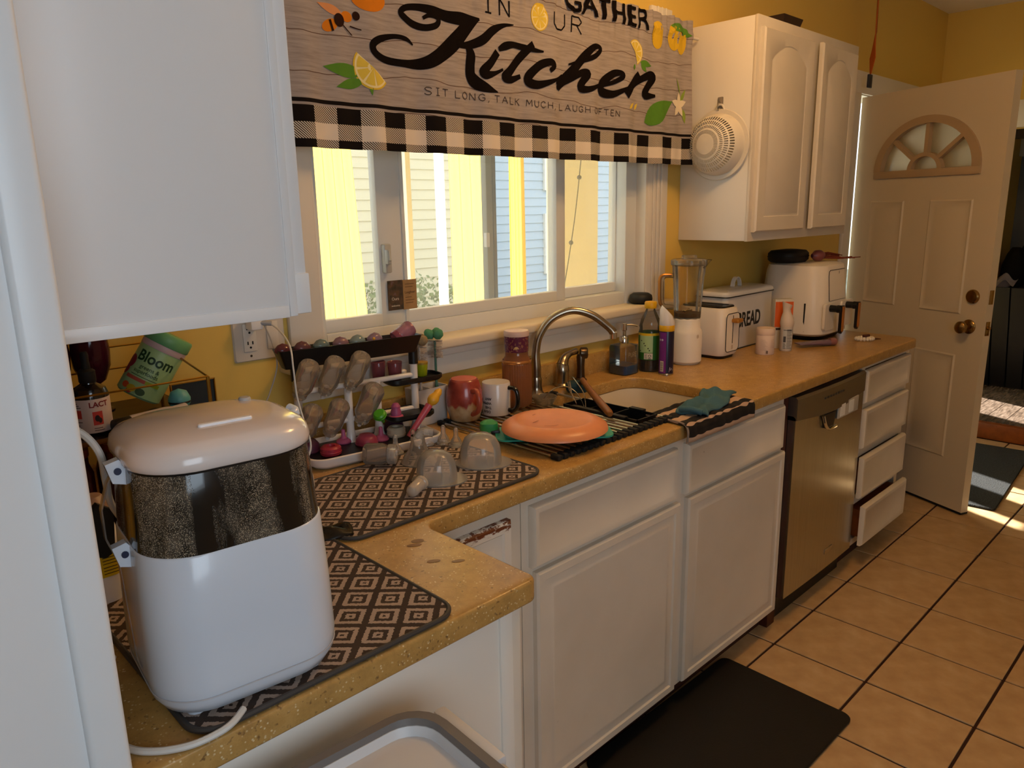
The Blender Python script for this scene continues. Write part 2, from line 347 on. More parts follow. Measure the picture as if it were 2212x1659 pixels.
# ---- exterior door: jamb, casing, leaf
dt = thing('trim_door', 'white painted casing and jamb of the back door', 'trim', kind='structure')
obj('casing_head', box(3.36, 4.47, -.02, 0, 2.065, 2.175, .003), TRIM, dt)
obj('casing_side', box(3.36, 3.458, -.02, 0, 0, 2.07, .003), TRIM, dt)
obj('casing_side', box(4.375, 4.47, -.02, 0, 0, 2.07, .003), TRIM, dt)
obj('jamb', box(3.452, 3.467, -.005, .12, 0, 2.068).join(box(4.367, 4.385, -.005, .12, 0, 2.068)).join(box(3.452, 4.385, -.005, .12, 2.06, 2.075)), TRIM, dt)
door = thing('door_1', 'open back door with half-round fanlight and raised panels', 'door', (3.497, -.0261, 0), rz=math.degrees(-1.9876), kind='structure')
DM = M('door_paint', '#cfc2aa', .45)
# leaf is built in local XZ, x along the leaf from the hinge, front face towards -y
def leaf_mesh():
    bm = bmesh.new(); W_, H0, H1 = .848, .012, 2.045; zc = 1.655; rg = .277; cxl = .434
    out = [(0, H0), (W_, H0), (W_, H1), (0, H1)]
    arc = [(cxl + rg * math.cos(PI * i / 24), zc + rg * .83 * math.sin(PI * i / 24)) for i in range(25)]
    g = G()
    for yv in (-.022, .022):
        # lower part below the fanlight
        g.add([(0, yv, H0), (W_, yv, H0), (W_, yv, zc), (cxl + rg, yv, zc), (cxl - rg, yv, zc), (0, yv, zc)], [(0, 1, 2, 3, 4, 5)])
        L = [(0, yv, zc)] + [(x, yv, z) for x, z in arc[::-1]] + [(W_, yv, zc), (W_, yv, H1), (0, yv, H1)]
        n = len(L)
        # strip fan: connect arc to the top edge
        A = arc[::-1]; tops = [(W_ * i / 24, H1) for i in range(25)]
        for i in range(24):
            g.add([(A[i][0], yv, A[i][1]), (A[i + 1][0], yv, A[i + 1][1]), (tops[i + 1][0], yv, tops[i + 1][1]), (tops[i][0], yv, tops[i][1])], [(0, 1, 2, 3)])
        g.add([(0, yv, zc), (A[0][0], yv, zc), (0, yv, H1)], [(0, 1, 2)]); g.add([(W_, yv, zc), (A[-1][0], yv, zc), (W_, yv, H1)], [(0, 1, 2)])
    for (xa, za), (xb, zb) in zip(out, out[1:] + out[:1]): g.add([(xa, -.022, za), (xb, -.022, zb), (xb, .022, zb), (xa, .022, za)], [(0, 1, 2, 3)])
    rim = arc + [arc[0]]
    for (xa, za), (xb, zb) in zip(rim, rim[1:]): g.add([(xa, -.022, za), (xb, -.022, zb), (xb, .022, zb), (xa, .022, za)], [(0, 1, 2, 3)])
    bm.free(); return g
obj('leaf', leaf_mesh(), DM, door)
def panel_frame(x0, x1, z0, z1, y, w=.022, h=.006):
    g = G()
    for i, (a, d) in enumerate(((0, 0), (w * .4, h), (w, -.001))):
        pass
    r = lambda e, yy: [(x0 + e, yy, z0 + e), (x1 - e, yy, z0 + e), (x1 - e, yy, z1 - e), (x0 + e, yy, z1 - e)]
    return loft([r(0, y), r(w * .35, y - h), r(w * .7, y - h * .4), r(w, y - h * .1), r(w * 1.9, y - h * .8)], False, True)
for b in ((.12, .335, .975, 1.51), (.485, .72, .975, 1.51), (.12, .335, .262, .782), (.485, .72, .262, .782)):
    obj('raised_panel', panel_frame(*b, -.0215), DM, door)
# fanlight
cxl, zc, rg = .434, 1.655, .277
FLM = M('fanlight_frame', '#b39b7c', .5)
def arcband(r0, r1, y0, y1, a0=0, a1=180, n=28):
    rings = []
    for i in range(n + 1):
        a = R(a0 + (a1 - a0) * i / n); c, s = math.cos(a), math.sin(a) * .83
        rings.append([(cxl + r0 * c, y0, zc + r0 * s), (cxl + r1 * c, y0, zc + r1 * s), (cxl + r1 * c, y1, zc + r1 * s), (cxl + r0 * c, y1, zc + r0 * s)])
    return loft(rings)
fl = obj('fanlight_frame', arcband(.262, .305, -.034, .034).join(box(cxl - .305, cxl + .305, -.034, .034, zc - .035, zc + .002, .004)), FLM, door, label='tan half-round fanlight frame')
mun = arcband(.075, .098, -.03, .03)
for a in (42, 90, 138):
    c, s = math.cos(R(a)), math.sin(R(a)) * .83; p = Vector((-s, 0, c)).normalized() * .010
    q0 = Vector((cxl + .09 * c, 0, zc + .09 * s)); q1 = Vector((cxl + .27 * c, 0, zc + .27 * s))
    mun.join(loft([[q0 + p + Vector((0, -.028, 0)), q0 - p + Vector((0, -.028, 0)), q0 - p + Vector((0, .028, 0)), q0 + p + Vector((0, .028, 0))], [q1 + p + Vector((0, -.028, 0)), q1 - p + Vector((0, -.028, 0)), q1 - p + Vector((0, .028, 0)), q1 + p + Vector((0, .028, 0))]]))
obj('muntin', mun, FLM, fl)
FROST = glass_pane('frosted_pane', '#ffffff', .85)
for a0, a1, r0, r1 in ((0, 42, .085, .275), (42, 90, .085, .275), (90, 138, .085, .275), (138, 180, .085, .275), (0, 180, .001, .085)):
    obj('pane', arcband(r0, r1, -.004, .004, a0, a1, 12), FROST, fl)
kb = obj('knob', lathe([(.034, 0), (.034, .004), (.030, .008), (.014, .012), (.013, .03), (.02, .036), (.029, .048), (.028, .062), (.018, .070), (.0, .071)], 24).rot('X', 90).mv(.772, -.022, .924), M('brass_worn', '#9a7a4a', .22, metal=1), door, label='worn brass door knob')
obj('deadbolt', lathe([(.033, 0), (.033, .008), (.028, .014), (.012, .016), (.0, .016)], 24).rot('X', 90).mv(.776, -.022, 1.066), 'brass_worn', door)
obj('latch_plate', box(.846, .851, -.012, .012, 1.035, 1.10, .001).join(box(.846, .851, -.012, .012, .89, .955, .001)).join(bar((.845, 0, .925), (.862, 0, .925), .007)), 'brass_worn', door)
obj('weather_strip', box(0, .848, -.024, .024, .004, .014), RUBBER, door)
# ---- baseboard / threshold / next room
struct('trim_opening', box(4.72, 4.752, -1.8, -.02, 1.93, 2.088, .003), TRIM, 'white header trim above the opening in the end wall', 'trim')
thr = struct('trim_threshold', box(4.60, 4.66, -1.7, -.05, 0, .102, .004), M('threshold_wood', '#8a4517', .35, noise=.25, nscale=25), 'orange-brown wooden step edge at the opening', 'step')
wf = struct('floor_wood', box(4.64, 7.1, -4.1, .12, -.05, .092), DARKWOOD, 'grey-brown plank floor of the next room', 'floor')
PLK = NT('plank_floor', .22)
PLK.col(PLK.ramp(PLK.noise(6, 6, 2, 14, 1), [(.3, '#4d4036'), (.55, '#7a685a'), (.8, '#9b8a7b')]))
k = 0
for j in range(14):
    y1 = -.02 - j * .115
    obj('plank', box(4.66, 7.05, y1 - .113, y1, .088, .1, .0015, 1), PLK.mt, wf)
struct('wall_far', box(7.0, 7.1, -4.0, .0, 0, 2.65), M('wall_bluegrey', '#77808c', .7), 'blue-grey wall of the next room', 'wall')
struct('trim_1', box(6.9, 7.0, -1.6, 0, 1.86, 2.03, .003), VINYL, 'pale trim board high on the blue-grey wall', 'trim')
struct('trim_2', box(6.0, 6.1, -1.6, 0, 1.95, 2.65), M('soffit_dark', '#4a453f', .8), 'dark soffit edge across the next room', 'trim')
# ---- porch outside the window
PW = M('porch_white', '#e9e6dc', .6)
pf = struct('floor_porch', box(-3, 7.1, .12, 1.7, -.15, -.02), M('porch_deck', '#9a958a', .7), 'grey deck boards of the enclosed porch', 'floor')
struct('ceiling_porch', box(-3, 7.1, .12, 1.7, 2.45, 2.52), PW, 'white ceiling of the enclosed porch', 'ceiling')
pw = wall_x(-3, 7.1, 1.5, 1.58, -.1, 2.45, [(-2.5, .9, .75, 2.25), (.98, 2.72, .75, 2.25), (3.13, 6.6, .5, 2.25)])
struct('wall_porch', pw, PW, 'white outer wall of the porch with tall window openings', 'wall')
struct('trim_porch', box(1.575, 1.605, 1.49, 1.53, .75, 2.25).join(box(2.385, 2.42, 1.49, 1.53, .75, 2.25)), PW, 'thin white mullions between the porch windows', 'trim')
YC = bpy.data.materials.new('yellow_sheer'); YC.use_nodes = True
nt = YC.node_tree; nt.nodes.clear(); out = nt.nodes.new('ShaderNodeOutputMaterial'); tr = nt.nodes.new('ShaderNodeBsdfTranslucent'); df = nt.nodes.new('ShaderNodeBsdfDiffuse')
for n_ in (tr, df): n_.inputs[0].default_value = (*lin('#f4dc70'), 1)
mx = nt.nodes.new('ShaderNodeMixShader'); mx.inputs[0].default_value = .45; nt.links.new(tr.outputs[0], mx.inputs[1]); nt.links.new(df.outputs[0], mx.inputs[2]); nt.links.new(mx.outputs[0], out.inputs[0]); MATS['yellow_sheer'] = YC
WC = YC.copy(); WC.name = 'white_sheer'; MATS['white_sheer'] = WC
for n_ in WC.node_tree.nodes:
    if n_.type in ('BSDF_TRANSLUCENT', 'BSDF_DIFFUSE'): n_.inputs[0].default_value = (*lin('#f7f1d8'), 1)
def drape(x0, x1, z0, z1, y, folds, amp, flare=0):
    def fn(u, v):
        x = x0 + (x1 - x0) * u + flare * (1 - v) * u
        return (x, y + amp * math.sin(u * folds * 2 * PI) * (1.1 - .3 * v), z0 + (z1 - z0) * v)
    return grid(fn, folds * 8, 10)
for x0, x1, fl_, lab in ((1.02, 1.20, .07, 'yellow sheer curtain at the porch window by the hanging wand'), (1.82, 2.10, .05, 'wide yellow sheer curtain in the middle of the porch windows'), (2.27, 2.37, .01, 'narrow yellow sheer curtain beside the porch post')):
    tag(obj('porch_curtain', drape(x0, x1, .8, 2.3, 1.44, 4, .018, fl_), YC), lab, 'curtain')
tag(obj('sheer_curtain', drape(1.745, 1.812, .8, 2.3, 1.47, 2, .008), WC), 'white sheer panel beside the wide yellow porch curtain', 'curtain')
for x0, x1, lab in ((3.42, 4.14, 'long white sheer panel added to spread daylight outside the back door'), (4.23, 4.476, 'narrow white sheer panel added between the sun gaps outside the back door'), (4.676, 5.62, 'white sheer panel added unseen at the far end of the porch'), (6.1, 6.62, 'last added white sheer panel, unseen at the porch end')):  # unseen sheers added to diffuse sun into the doorway, gaps left as slits
    tag(obj('sheer_curtain', drape(x0, x1, .48, 2.3, 1.47, max(2, int((x1 - x0) * 10)), .008), WC), lab, 'curtain')
tag(obj('curtain_wand', tube([(1.30, 1.40, 2.46), (1.315, 1.40, 1.6), (1.34, 1.40, 1.18)], .006, 8), PW), 'thin white curtain wand hanging at the porch window', 'wand')
tag(obj('string_cord', tube([(2.78, 1.30, 2.46), (2.75, 1.30, 2.0), (2.72, 1.30, 1.75), (2.66, 1.30, 1.4), (2.55, 1.30, .95)], .0035, 6, smooth=6).join(sphere(.014, 8, 6, 2.71, 1.30, 1.68)).join(sphere(.014, 8, 6, 2.635, 1.30, 1.3)), M('cord_grey', '#55524a', .6)), 'thin grey cord with small knots hanging before the porch post', 'cord')
# ---- neighbours' houses and ground
struct('ground', box(-30, 60, 1.7, 60, -.7, -.5), M('lawn', '#8f9179', .9, noise=.3, nscale=3), 'pale lawn and drive outside', 'ground')
tag(obj('driveway', box(3.0, 14, 4.5, 6.5, -.5, -.48), M('concrete', '#cfcac0', .8)), 'pale concrete drive between the houses', 'driveway')
def house(name, label, x0, x1, y, z1, wallc, roofc, windows, n):
    h = thing(name, label, 'house')
    obj('wall', box(x0, x1, y, y + 5, -.5, z1), M(name + '_wall', wallc, .8), h)
    st = (z1 + .5) / n; me = None
    for i in range(n):
        z = -.5 + i * st
        if me is None:
            o = obj('clapboard', G().add([(x0, y - .004, 0), (x1, y - .004, 0), (x1, y - .004, st), (x0, y - .004, st), (x0, y - .03, 0), (x1, y - .03, 0)], [(4, 5, 2, 3), (0, 1, 5, 4), (0, 4, 3), (1, 2, 5)]), M(name + '_siding', wallc, .8), h, smooth=0); me = o.data
        else: o = bpy.data.objects.new('clapboard', me); C.objects.link(o); o.parent = h
        o.location = (0, 0, z)
    obj('roof', loft([[(x0 - .4, y - .5, z1), (x0 - .4, y + 5.4, z1), (x0 - .4, y + 2.5, z1 + 1.1)], [(x1 + .4, y - .5, z1), (x1 + .4, y + 5.4, z1), (x1 + .4, y + 2.5, z1 + 1.1)]]), M(name + '_roof', roofc, .8), h)
    obj('fascia', box(x0 - .4, x1 + .4, y - .55, y - .48, z1 - .18, z1 + .02), PW, h)
    for wx, wz, w, hh in windows:
        wn = obj('window', box(wx - w / 2 - .09, wx + w / 2 + .09, y - .09, y - .02, wz - .09, wz + hh + .09), PW, h)
        obj('pane', box(wx - w / 2, wx + w / 2, y - .095, y - .085, wz, wz + hh), M('house_glass', '#8b98a6', .1), wn)
        obj('mid_rail', box(wx - w / 2, wx + w / 2, y - .105, y - .085, wz + hh * .48, wz + hh * .54), PW, wn)
    return h
house('cream_house', 'cream clapboard house seen through the porch windows', -1.0, 9.7, 10.0, 4.3, '#d2c9a8', '#8d8f93', [(5.0, .4, .8, 1.3)], 26)
house('blue_house', 'blue-grey clapboard house with white window trim across the drive', 10.5, 24, 10.5, 4.0, '#a9bcc9', '#6e747a', [(12.6, .1, .8, 1.2), (12.6, 2.0, .8, 1.2), (15.2, .1, .8, 1.2), (17.4, .8, .7, .9), (20, .4, .8, 1.2)], 24)
def bush(name, label, cx, cy, r, h, n=500, col='#6d7a4a'):
    g = G(); rnd = random.Random(int(cx * 100))
    for _ in range(n):
        a = rnd.uniform(0, 2 * PI); t_ = rnd.random() ** .5; p = Vector((cx + r * t_ * math.cos(a), cy + r * .6 * t_ * math.sin(a), -.5 + h * rnd.random() * (1 - .4 * t_)))
        d = Vector((rnd.uniform(-1, 1), rnd.uniform(-1, 1), rnd.uniform(0, 1))).normalized() * .09; q = d.orthogonal().normalized() * .04
        g.add([p, p + d * .5 + q, p + d, p + d * .5 - q], [(0, 1, 2, 3)])
    return tag(obj(name, g, M('bush_leaf_' + col, col, .8), smooth=0), label, 'bush')
bush('garden_bush', 'low green bush against the cream house', 6.9, 8.8, 1.1, 1.1, 900)
bush('garden_bush', 'sparse reddish shrub near the hanging wand', 3.9, 6.8, .5, 1.7, 250, '#8a7a6a')
# ---- ceiling lamp over the sink (real warm bulbs)
cl = thing('ceiling_light', 'ceiling lamp with warm bulbs above the sink', 'lamp', (1.12, -.92, 2.65))
obj('canopy', lathe([(.001, 0), (.09, 0), (.085, -.03), (.03, -.045), (.001, -.045)], 24), BRASS, cl)
for k in range(4):
    a = R(45 + 90 * k); x, y = .13 * math.cos(a), .13 * math.sin(a)
    am = obj('arm', tube([(0, 0, -.04), (x * .6, y * .6, -.05), (x, y, -.075)], .008, 8, smooth=4), BRASS, cl)
    obj('bulb', sphere(.03, 16, 10, x, y, -.115), M('bulb_glow', '#ffd9a0', .5, emit='#ffb45c', es=30), am)
    ld = bpy.data.lights.new('bulb_light', 'POINT'); ld.energy = 5.8; ld.color = (1.0, .60, .24); ld.shadow_soft_size = .03
    lo = bpy.data.objects.new('bulb_light', ld); C.objects.link(lo); lo.parent = cl; lo.location = (x, y, -.165)
# ================================================================ CABINETS AND WORKTOP
cw = NT('cabinet_paint', .42)
cw.col(cw.mix(cw.ramp(cw.noise(26, 8, rough=.75), [(.0, '#ffffff'), (.26, '#ffffff'), (.31, '#000000')]), cw.ramp(cw.noise(4, 4), [(.3, '#d0c7b8'), (.7, '#dbd2c4')]), '#8a7a66')).bump(cw.noise(70, 3), .06)
CAB = cw.mt
def wear_mat(name, z0, base='#dcd4c8'):
    w = NT(name, .5); n = w.noise(40, 8, 1, 1, 3, rough=.7)
    h = w.m('MULTIPLY', w.m('SUBTRACT', 1.0, w.m('MULTIPLY', w.m('ABSOLUTE', w.m('SUBTRACT', w.Z(), z0)), 40)), 1.0)
    w.col(w.mix(w.ramp(w.m('ADD', n, w.m('MULTIPLY', w.m('MAXIMUM', h, 0), .35)), [(.74, '#000000'), (.79, '#ffffff')]), base, '#6b3416')); return w.mt
def recalc(x0, x1, z0, z1, e, y): return [(x0 + e, y, z0 + e), (x1 - e, y, z0 + e), (x1 - e, y, z1 - e), (x0 + e, y, z1 - e)]
def cab_door(x0, x1, z0, z1, y0, inner=.045):
    q = lambda e, y: recalc(x0, x1, z0, z1, e, y)
    return loft([q(0, y0), q(0, y0 - .013), q(.005, y0 - .019), q(.024, y0 - .019), q(.028, y0 - .0145), q(inner, y0 - .0145), q(inner + .006, y0 - .017), q(inner + .014, y0 - .0155)])
def drawer_front(x0, x1, z0, z1, y0, lip=.016):
    q = lambda e, y: recalc(x0, x1, z0, z1, e, y)
    return loft([q(0, y0), q(0, y0 - .012), q(.006, y0 - .02), q(lip, y0 - .02), q(lip + .005, y0 - .0165)])
def hollow(x0, x1, y0, y1, z0, z1, t_=.018):
    return box(x0, x0 + t_, y0, y1, z0, z1).join(box(x1 - t_, x1, y0, y1, z0, z1)).join(box(x0 + t_, x1 - t_, y0, y1, z0, z0 + t_)).join(box(x0 + t_, x1 - t_, y1 - t_, y1, z0 + t_, z1))
TOE = M('toe_kick', '#3a1a0c', .7)
# corner cabinet (worn door)
cc = thing('corner_cabinet', 'white corner base cabinet with a chipped worn door', 'cabinet')
obj('body', hollow(.0, .288, -.592, -.03, .09, .872).join(box(.0, .288, -.61, -.592, .09, .872, .001)), CAB, cc)
cd = obj('door', cab_door(.05, .246, .12, .842, -.61, .05), wear_mat('worn_paint', .835), cc, label='worn white door with brown chips')
obj('panel_bead', cab_door(.11, .196, .2, .765, -.622, .01), 'worn_paint', cd)
obj('toe_kick', box(.0, .288, -.57, -.55, .0, .09), TOE, cc)
# sink base
sb = thing('sink_base_cabinet', 'long white sink base cabinet with two doors and false drawer fronts', 'cabinet')
obj('body', hollow(.29, 1.545, -.592, -.03, .075, .872), CAB, sb)
ff = G()
for b in ((.29, .335, .075, .872), (.885, .965, .075, .872), (1.515, 1.545, .075, .872), (.335, .885, .83, .872), (.965, 1.515, .83, .872), (.335, .885, .66, .72), (.965, 1.515, .66, .72), (.335, .885, .075, .11), (.965, 1.515, .075, .11)): ff.join(box(b[0], b[1], -.61, -.592, b[2], b[3]))
obj('face_frame', ff, CAB, sb)
obj('drawer_front', drawer_front(.313, .893, .698, .850, -.61), CAB, sb)
obj('drawer_front', drawer_front(.940, 1.525, .698, .850, -.61), CAB, sb)
obj('door', cab_door(.325, .912, .082, .683, -.61), CAB, sb)
obj('door', cab_door(.955, 1.545, .085, .683, -.61), CAB, sb)
obj('toe_kick', box(.29, 1.545, -.57, -.55, .0, .075), TOE, sb)
# drawer cabinet
dc = thing('drawer_cabinet', 'white base cabinet with four drawers beside the back door', 'cabinet')
obj('body', hollow(2.205, 2.735, -.592, -.03, .085, .872).join(box(2.205, 2.24, -.61, -.592, .085, .872)).join(box(2.70, 2.735, -.61, -.592, .085, .872)).join(box(2.24, 2.70, -.61, -.592, .855, .872)).join(box(2.24, 2.7, -.61, -.592, .085, .112)).join(box(2.24, 2.70, -.61, -.592, .684, .722)).join(box(2.24, 2.70, -.61, -.592, .482, .532)).join(box(2.24, 2.70, -.61, -.592, .274, .318)), CAB, dc)
for z0, z1, dy in ((.716, .852, 0), (.526, .69, -.004), (.312, .488, -.012), (.108, .280, -.034)):
    d = obj('drawer', drawer_front(2.222, 2.705, z0, z1, -.612 + dy, .02), CAB, dc)
    obj('drawer_box', box(2.26, 2.68, -.6125 + dy, -.2, z0 + .022, z1 - .03), WOOD, d, label='bare wood drawer box')
obj('toe_kick', box(2.205, 2.735, -.57, -.55, .0, .085), TOE, dc)
# peninsula cabinet
pc = thing('peninsula_cabinet', 'white base cabinet end panel under the near worktop', 'cabinet')
obj('body', box(-.63, -.045, -.918, -.03, .0, .872), WHITE, pc)
obj('end_panel', box(-.63, -.075, -.926, -.917, .0, .872, .001), WHITE, pc)
obj('corner_stile', box(-.0755, -.0475, -.930, -.90, .0, .872, .002), WHITE, pc)
obj('face_frame', box(-.046, -.022, -.922, -.61, .0, .872, .002), CAB, pc)
# worktop (2-D outline with the sink cut-out, rounded edges)
ct = NT('worktop_speckle', .30)
vor = ct.voro(170); n1 = ct.noise(55, 6, rough=.7)
base = ct.ramp(ct.noise(30, 8, rough=.75), [(.25, '#957240'), (.5, '#b0894c'), (.75, '#c29c5e')])
spk = ct.ramp(vor.outputs['Distance'], [(.17, '#ffffff'), (.30, '#000000')])
sel = ct.ramp(ct.noise(45, 2), [(.50, '#000000'), (.56, '#ffffff')])
c1 = ct.mix(ct.m('MULTIPLY', spk, sel), base, '#d4bf94')
c2 = ct.mix(ct.ramp(ct.noise(120, 4), [(.62, '#000000'), (.72, '#ffffff')]), c1, '#7a5a34')
ct.col(c2)
# stains
def outline_pts():
    P = [(-.635, 0), (-.635, -.946)]
    def arc(cx, cy, r, a0, a1, n=6): return [(cx + r * math.cos(R(a0 + (a1 - a0) * i / n)), cy + r * math.sin(R(a0 + (a1 - a0) * i / n))) for i in range(n + 1)]
    P += arc(-.022, -.924, .022, -90, 0)
    P += arc(.034, -.669, .034, 180, 90)
    P += arc(2.725, -.60, .035, -90, 0)
    P += [(2.795, 0)]
    return P
SX0, SX1, SY0, SY1 = .69, 1.318, -.553, -.146
def curve_slab(name, loops, z0, z1, bev):
    cu = bpy.data.curves.new(name, 'CURVE'); cu.dimensions = '2D'; cu.fill_mode = 'BOTH'; cu.extrude = (z1 - z0) / 2 - bev; cu.bevel_depth = bev; cu.bevel_resolution = 3; cu.offset = -bev
    for L in loops:
        sp = cu.splines.new('POLY'); sp.points.add(len(L) - 1)
        for p, (x, y) in zip(sp.points, L): p.co = (x, y, 0, 1)
        sp.use_cyclic_u = True
    o = bpy.data.objects.new(name, cu); C.objects.link(o); bpy.context.view_layer.update(); dg = bpy.context.evaluated_depsgraph_get(); me = bpy.data.meshes.new_from_object(o.evaluated_get(dg))
    g = G().add([v.co.copy() for v in me.vertices], [tuple(p.vertices) for p in me.polygons]); bpy.data.objects.remove(o); return g.mv(0, 0, (z0 + z1) / 2)
hole = [(x, y) for x, y, z in ring_rr(SX1 - SX0, SY1 - SY0, .075, 0, 8, (SX0 + SX1) / 2, (SY0 + SY1) / 2)]
wt_ = obj('worktop', curve_slab('worktop', [outline_pts(), hole], .874, .914, .006), ct.mt, smooth=50)
tag(wt_, 'L-shaped tan speckled worktop with rounded front edge', 'worktop')
obj('backsplash', box(-.63, 2.79, -.022, -.001, .912, .986, .004), ct.mt, wt_)
STN = M('stain_brown', '#7d5526', .35)
for x, y, a, b in ((.0 - .07, -.70, .014, .006), (-.085, -.775, .012, .006), (-.055, -.805, .012, .005), (-.055, -.69, .012, .008)):
    obj('stain', disk(x, y, a, b, rot=-30).mv(0, 0, .9145), STN, wt_, label='brown dried stain')
# sink
sk = thing('kitchen_sink', 'off-white basin set under the worktop', 'sink')
cx_, cy_ = (SX0 + SX1) / 2, (SY0 + SY1) / 2; w_, d_ = SX1 - SX0, SY1 - SY0
SKM = M('sink_white', '#d9cdb8', .3)
obj('basin', loft([ring_rr(w_ + .05, d_ + .05, .09, .874, 8, cx_, cy_), ring_rr(w_ + .004, d_ + .004, .077, .874, 8, cx_, cy_), ring_rr(w_ - .006, d_ - .006, .075, .80, 8, cx_, cy_), ring_rr(w_ - .03, d_ - .03, .075, .72, 8, cx_, cy_), ring_rr(w_ - .08, d_ - .08, .06, .695, 8, cx_, cy_), ring_rr(.1, .1, .049, .688, 8, cx_, cy_)], False, True), SKM, sk, smooth=60)
obj('drain', lathe([(.0, .689), (.03, .689), (.043, .691), (.045, .693), (.045, .689)], 24).mv(cx_, cy_, 0), CHROME, sk)
# upper right cabinet
def arch_ring(x0, x1, z0, z1, y, rise, n=14):
    P = [(x0, y, z0), (x1, y, z0)]
    for i in range(n + 1):
        t_ = i / n; x = x1 + (x0 - x1) * t_; P.append((x, y, z1 - rise + rise * math.sin(PI * t_) ** .8 if rise else z1))
    return P
def arch_door(x0, x1, z0, z1, y0):
    q = lambda e, y: arch_ring(x0 + e, x1 - e, z0 + e, z1 - e, y, 0)
    a = lambda e, y: arch_ring(x0 + e, x1 - e, z0 + e, z1 - e + .01, y, .055)
    return loft([q(0, y0), q(0, y0 - .013), q(.005, y0 - .019), q(.016, y0 - .019), a(.055, y0 - .019), a(.058, y0 - .0165), a(.063, y0 - .0165), a(.067, y0 - .0185)])
ur = thing('wall_cabinet', 'white wall cabinet with two arched-panel doors beside the window', 'cabinet', group=None)
obj('body', box(1.8054, 2.6775, -.292, -.001, 1.370, 2.1528, .001), WHITE, ur)
obj('face_frame', box(1.8034, 2.6785, -.303, -.2915, 1.368, 2.154, .001), CAB, ur)
obj('door', arch_door(1.828, 2.225, 1.402, 2.115, -.303), CAB, ur)
dd = obj('door', arch_door(0, .375, 1.402, 2.115, 0), CAB, ur, loc=(2.638, -.303, 0)); dd.data.transform(Matrix.Translation((-.375, 0, 0))); dd.rotation_euler = (0, 0, R(2.6))
tag(obj('cabinet_top_box', loft([[(x, y, 0) for x, y in ((-.06, -.04), (.06, -.04), (.06, .04), (-.06, .04))], [(x, y, .055) for x, y in ((-.075, -.05), (.085, -.05), (.085, .05), (-.075, .05))]]), M('dark_brown_box', '#2a1810', .6), loc=(2.17, -.20, 2.153)), 'dark brown flared tray standing on the wall cabinet', 'tray')
# upper left cabinet
ul = thing('wall_cabinet', 'white wall cabinet with a plain side panel over the left worktop', 'cabinet')
obj('body', box(-.632, -.333, -.817, -.03, 1.372, 2.55, .001), WHITE_COOL, ul)
obj('face_frame', box(-.3345, -.3235, -.819, -.03, 1.370, 2.55, .001), WHITE_COOL, ul)
obj('door', box(-.3235, -.303, -.812, -.43, 1.376, 2.53, .003), WHITE_COOL, ul)
obj('door_foot', box(-.3225, -.3005, -.8145, -.45, 1.3715, 1.425, .002), WHITE_COOL, ul)
obj('light_rail', box(-.62, -.335, -.8185, -.80, 1.369, 1.385, .001), WHITE_COOL, ul)
# ---- dishwasher
ST = NT('stainless', .24, metal=1)
ST.b.inputs['Anisotropic'].default_value = .5
ST.col(ST.ramp(ST.noise(220, 3, 1, 1, .02), [(.3, '#bcbdbb'), (.7, '#cccdca')]))
dw = thing('dishwasher', 'stainless steel dishwasher with a curved control panel', 'dishwasher')
def bow(x, y0, b): t_ = (x - 1.605) / .59; return y0 - b * math.sin(PI * t_)
def bowbox(x0, x1, y0, b, z0, z1, zb0=0, zb1=0, n=16):
    rg = []
    for i in range(n + 1):
        x = x0 + (x1 - x0) * i / n; yf = bow(x, y0, b); s = math.sin(PI * (x - 1.605) / .59)
        rg.append([(x, -.58, z0), (x, -.58, z1), (x, yf + .008, z1), (x, yf, z1 - .008), (x, yf, z0 - zb0 * s + .002), (x, yf + .004, z0 - zb0 * s)])
    return loft(rg)
obj('tub', box(1.61, 2.19, -.585, -.04, .09, .862), M('tub_grey', '#5a5650', .6), dw)
dp = obj('door_panel', bowbox(1.605, 2.195, -.628, .004, .10, .79), ST.mt, dw)
cp = obj('control_panel', bowbox(1.605, 2.195, -.632, .01, .775, .858, .018), M('panel_steel', '#8d857a', .35, metal=.9), dw)
obj('handle_recess', loft([[(x, y, z) for x, z in ((1.81, .752), (1.92, .752), (1.905, .70), (1.835, .70))] for y in (-.6335, -.6375)]), M('recess_dark', '#241a12', .5), dp)
obj('handle_lip', tube([(1.805, -.64, .755), (1.82, -.645, .715), (1.845, -.648, .70), (1.9, -.648, .70)], .006, 8, smooth=4), CHROME, dp)
obj('energy_label', box(1.935, 2.12, -.640, -.634, .715, .775, .002), M('label_grey', '#b6b1a8', .4), cp)
for xa in (1.95, 2.03): obj('label_window', box(xa, xa + .042, -.6415, -.639, .722, .768), M('label_white', '#e6e6e2', .4), cp)
bt = G()
for k in range(8): bt.join(box(1.80 + k * .022, 1.812 + k * .022, -.6445, -.640, .818, .826, .001))
obj('buttons', bt, M('button_dark', '#3a342e', .4), cp)
obj('maker_badge', box(1.93, 2.0, -.6345, -.6315, .165, .185, .001), CHROME, dp)
obj('toe_panel', box(1.61, 2.19, -.585, -.56, .0, .098), BLACK, dw)
tag(obj('filler_strip', box(1.548, 1.602, -.60, -.04, .0, .872), DARKWOOD), 'dark brown wooden filler strip left of the dishwasher', 'filler strip')
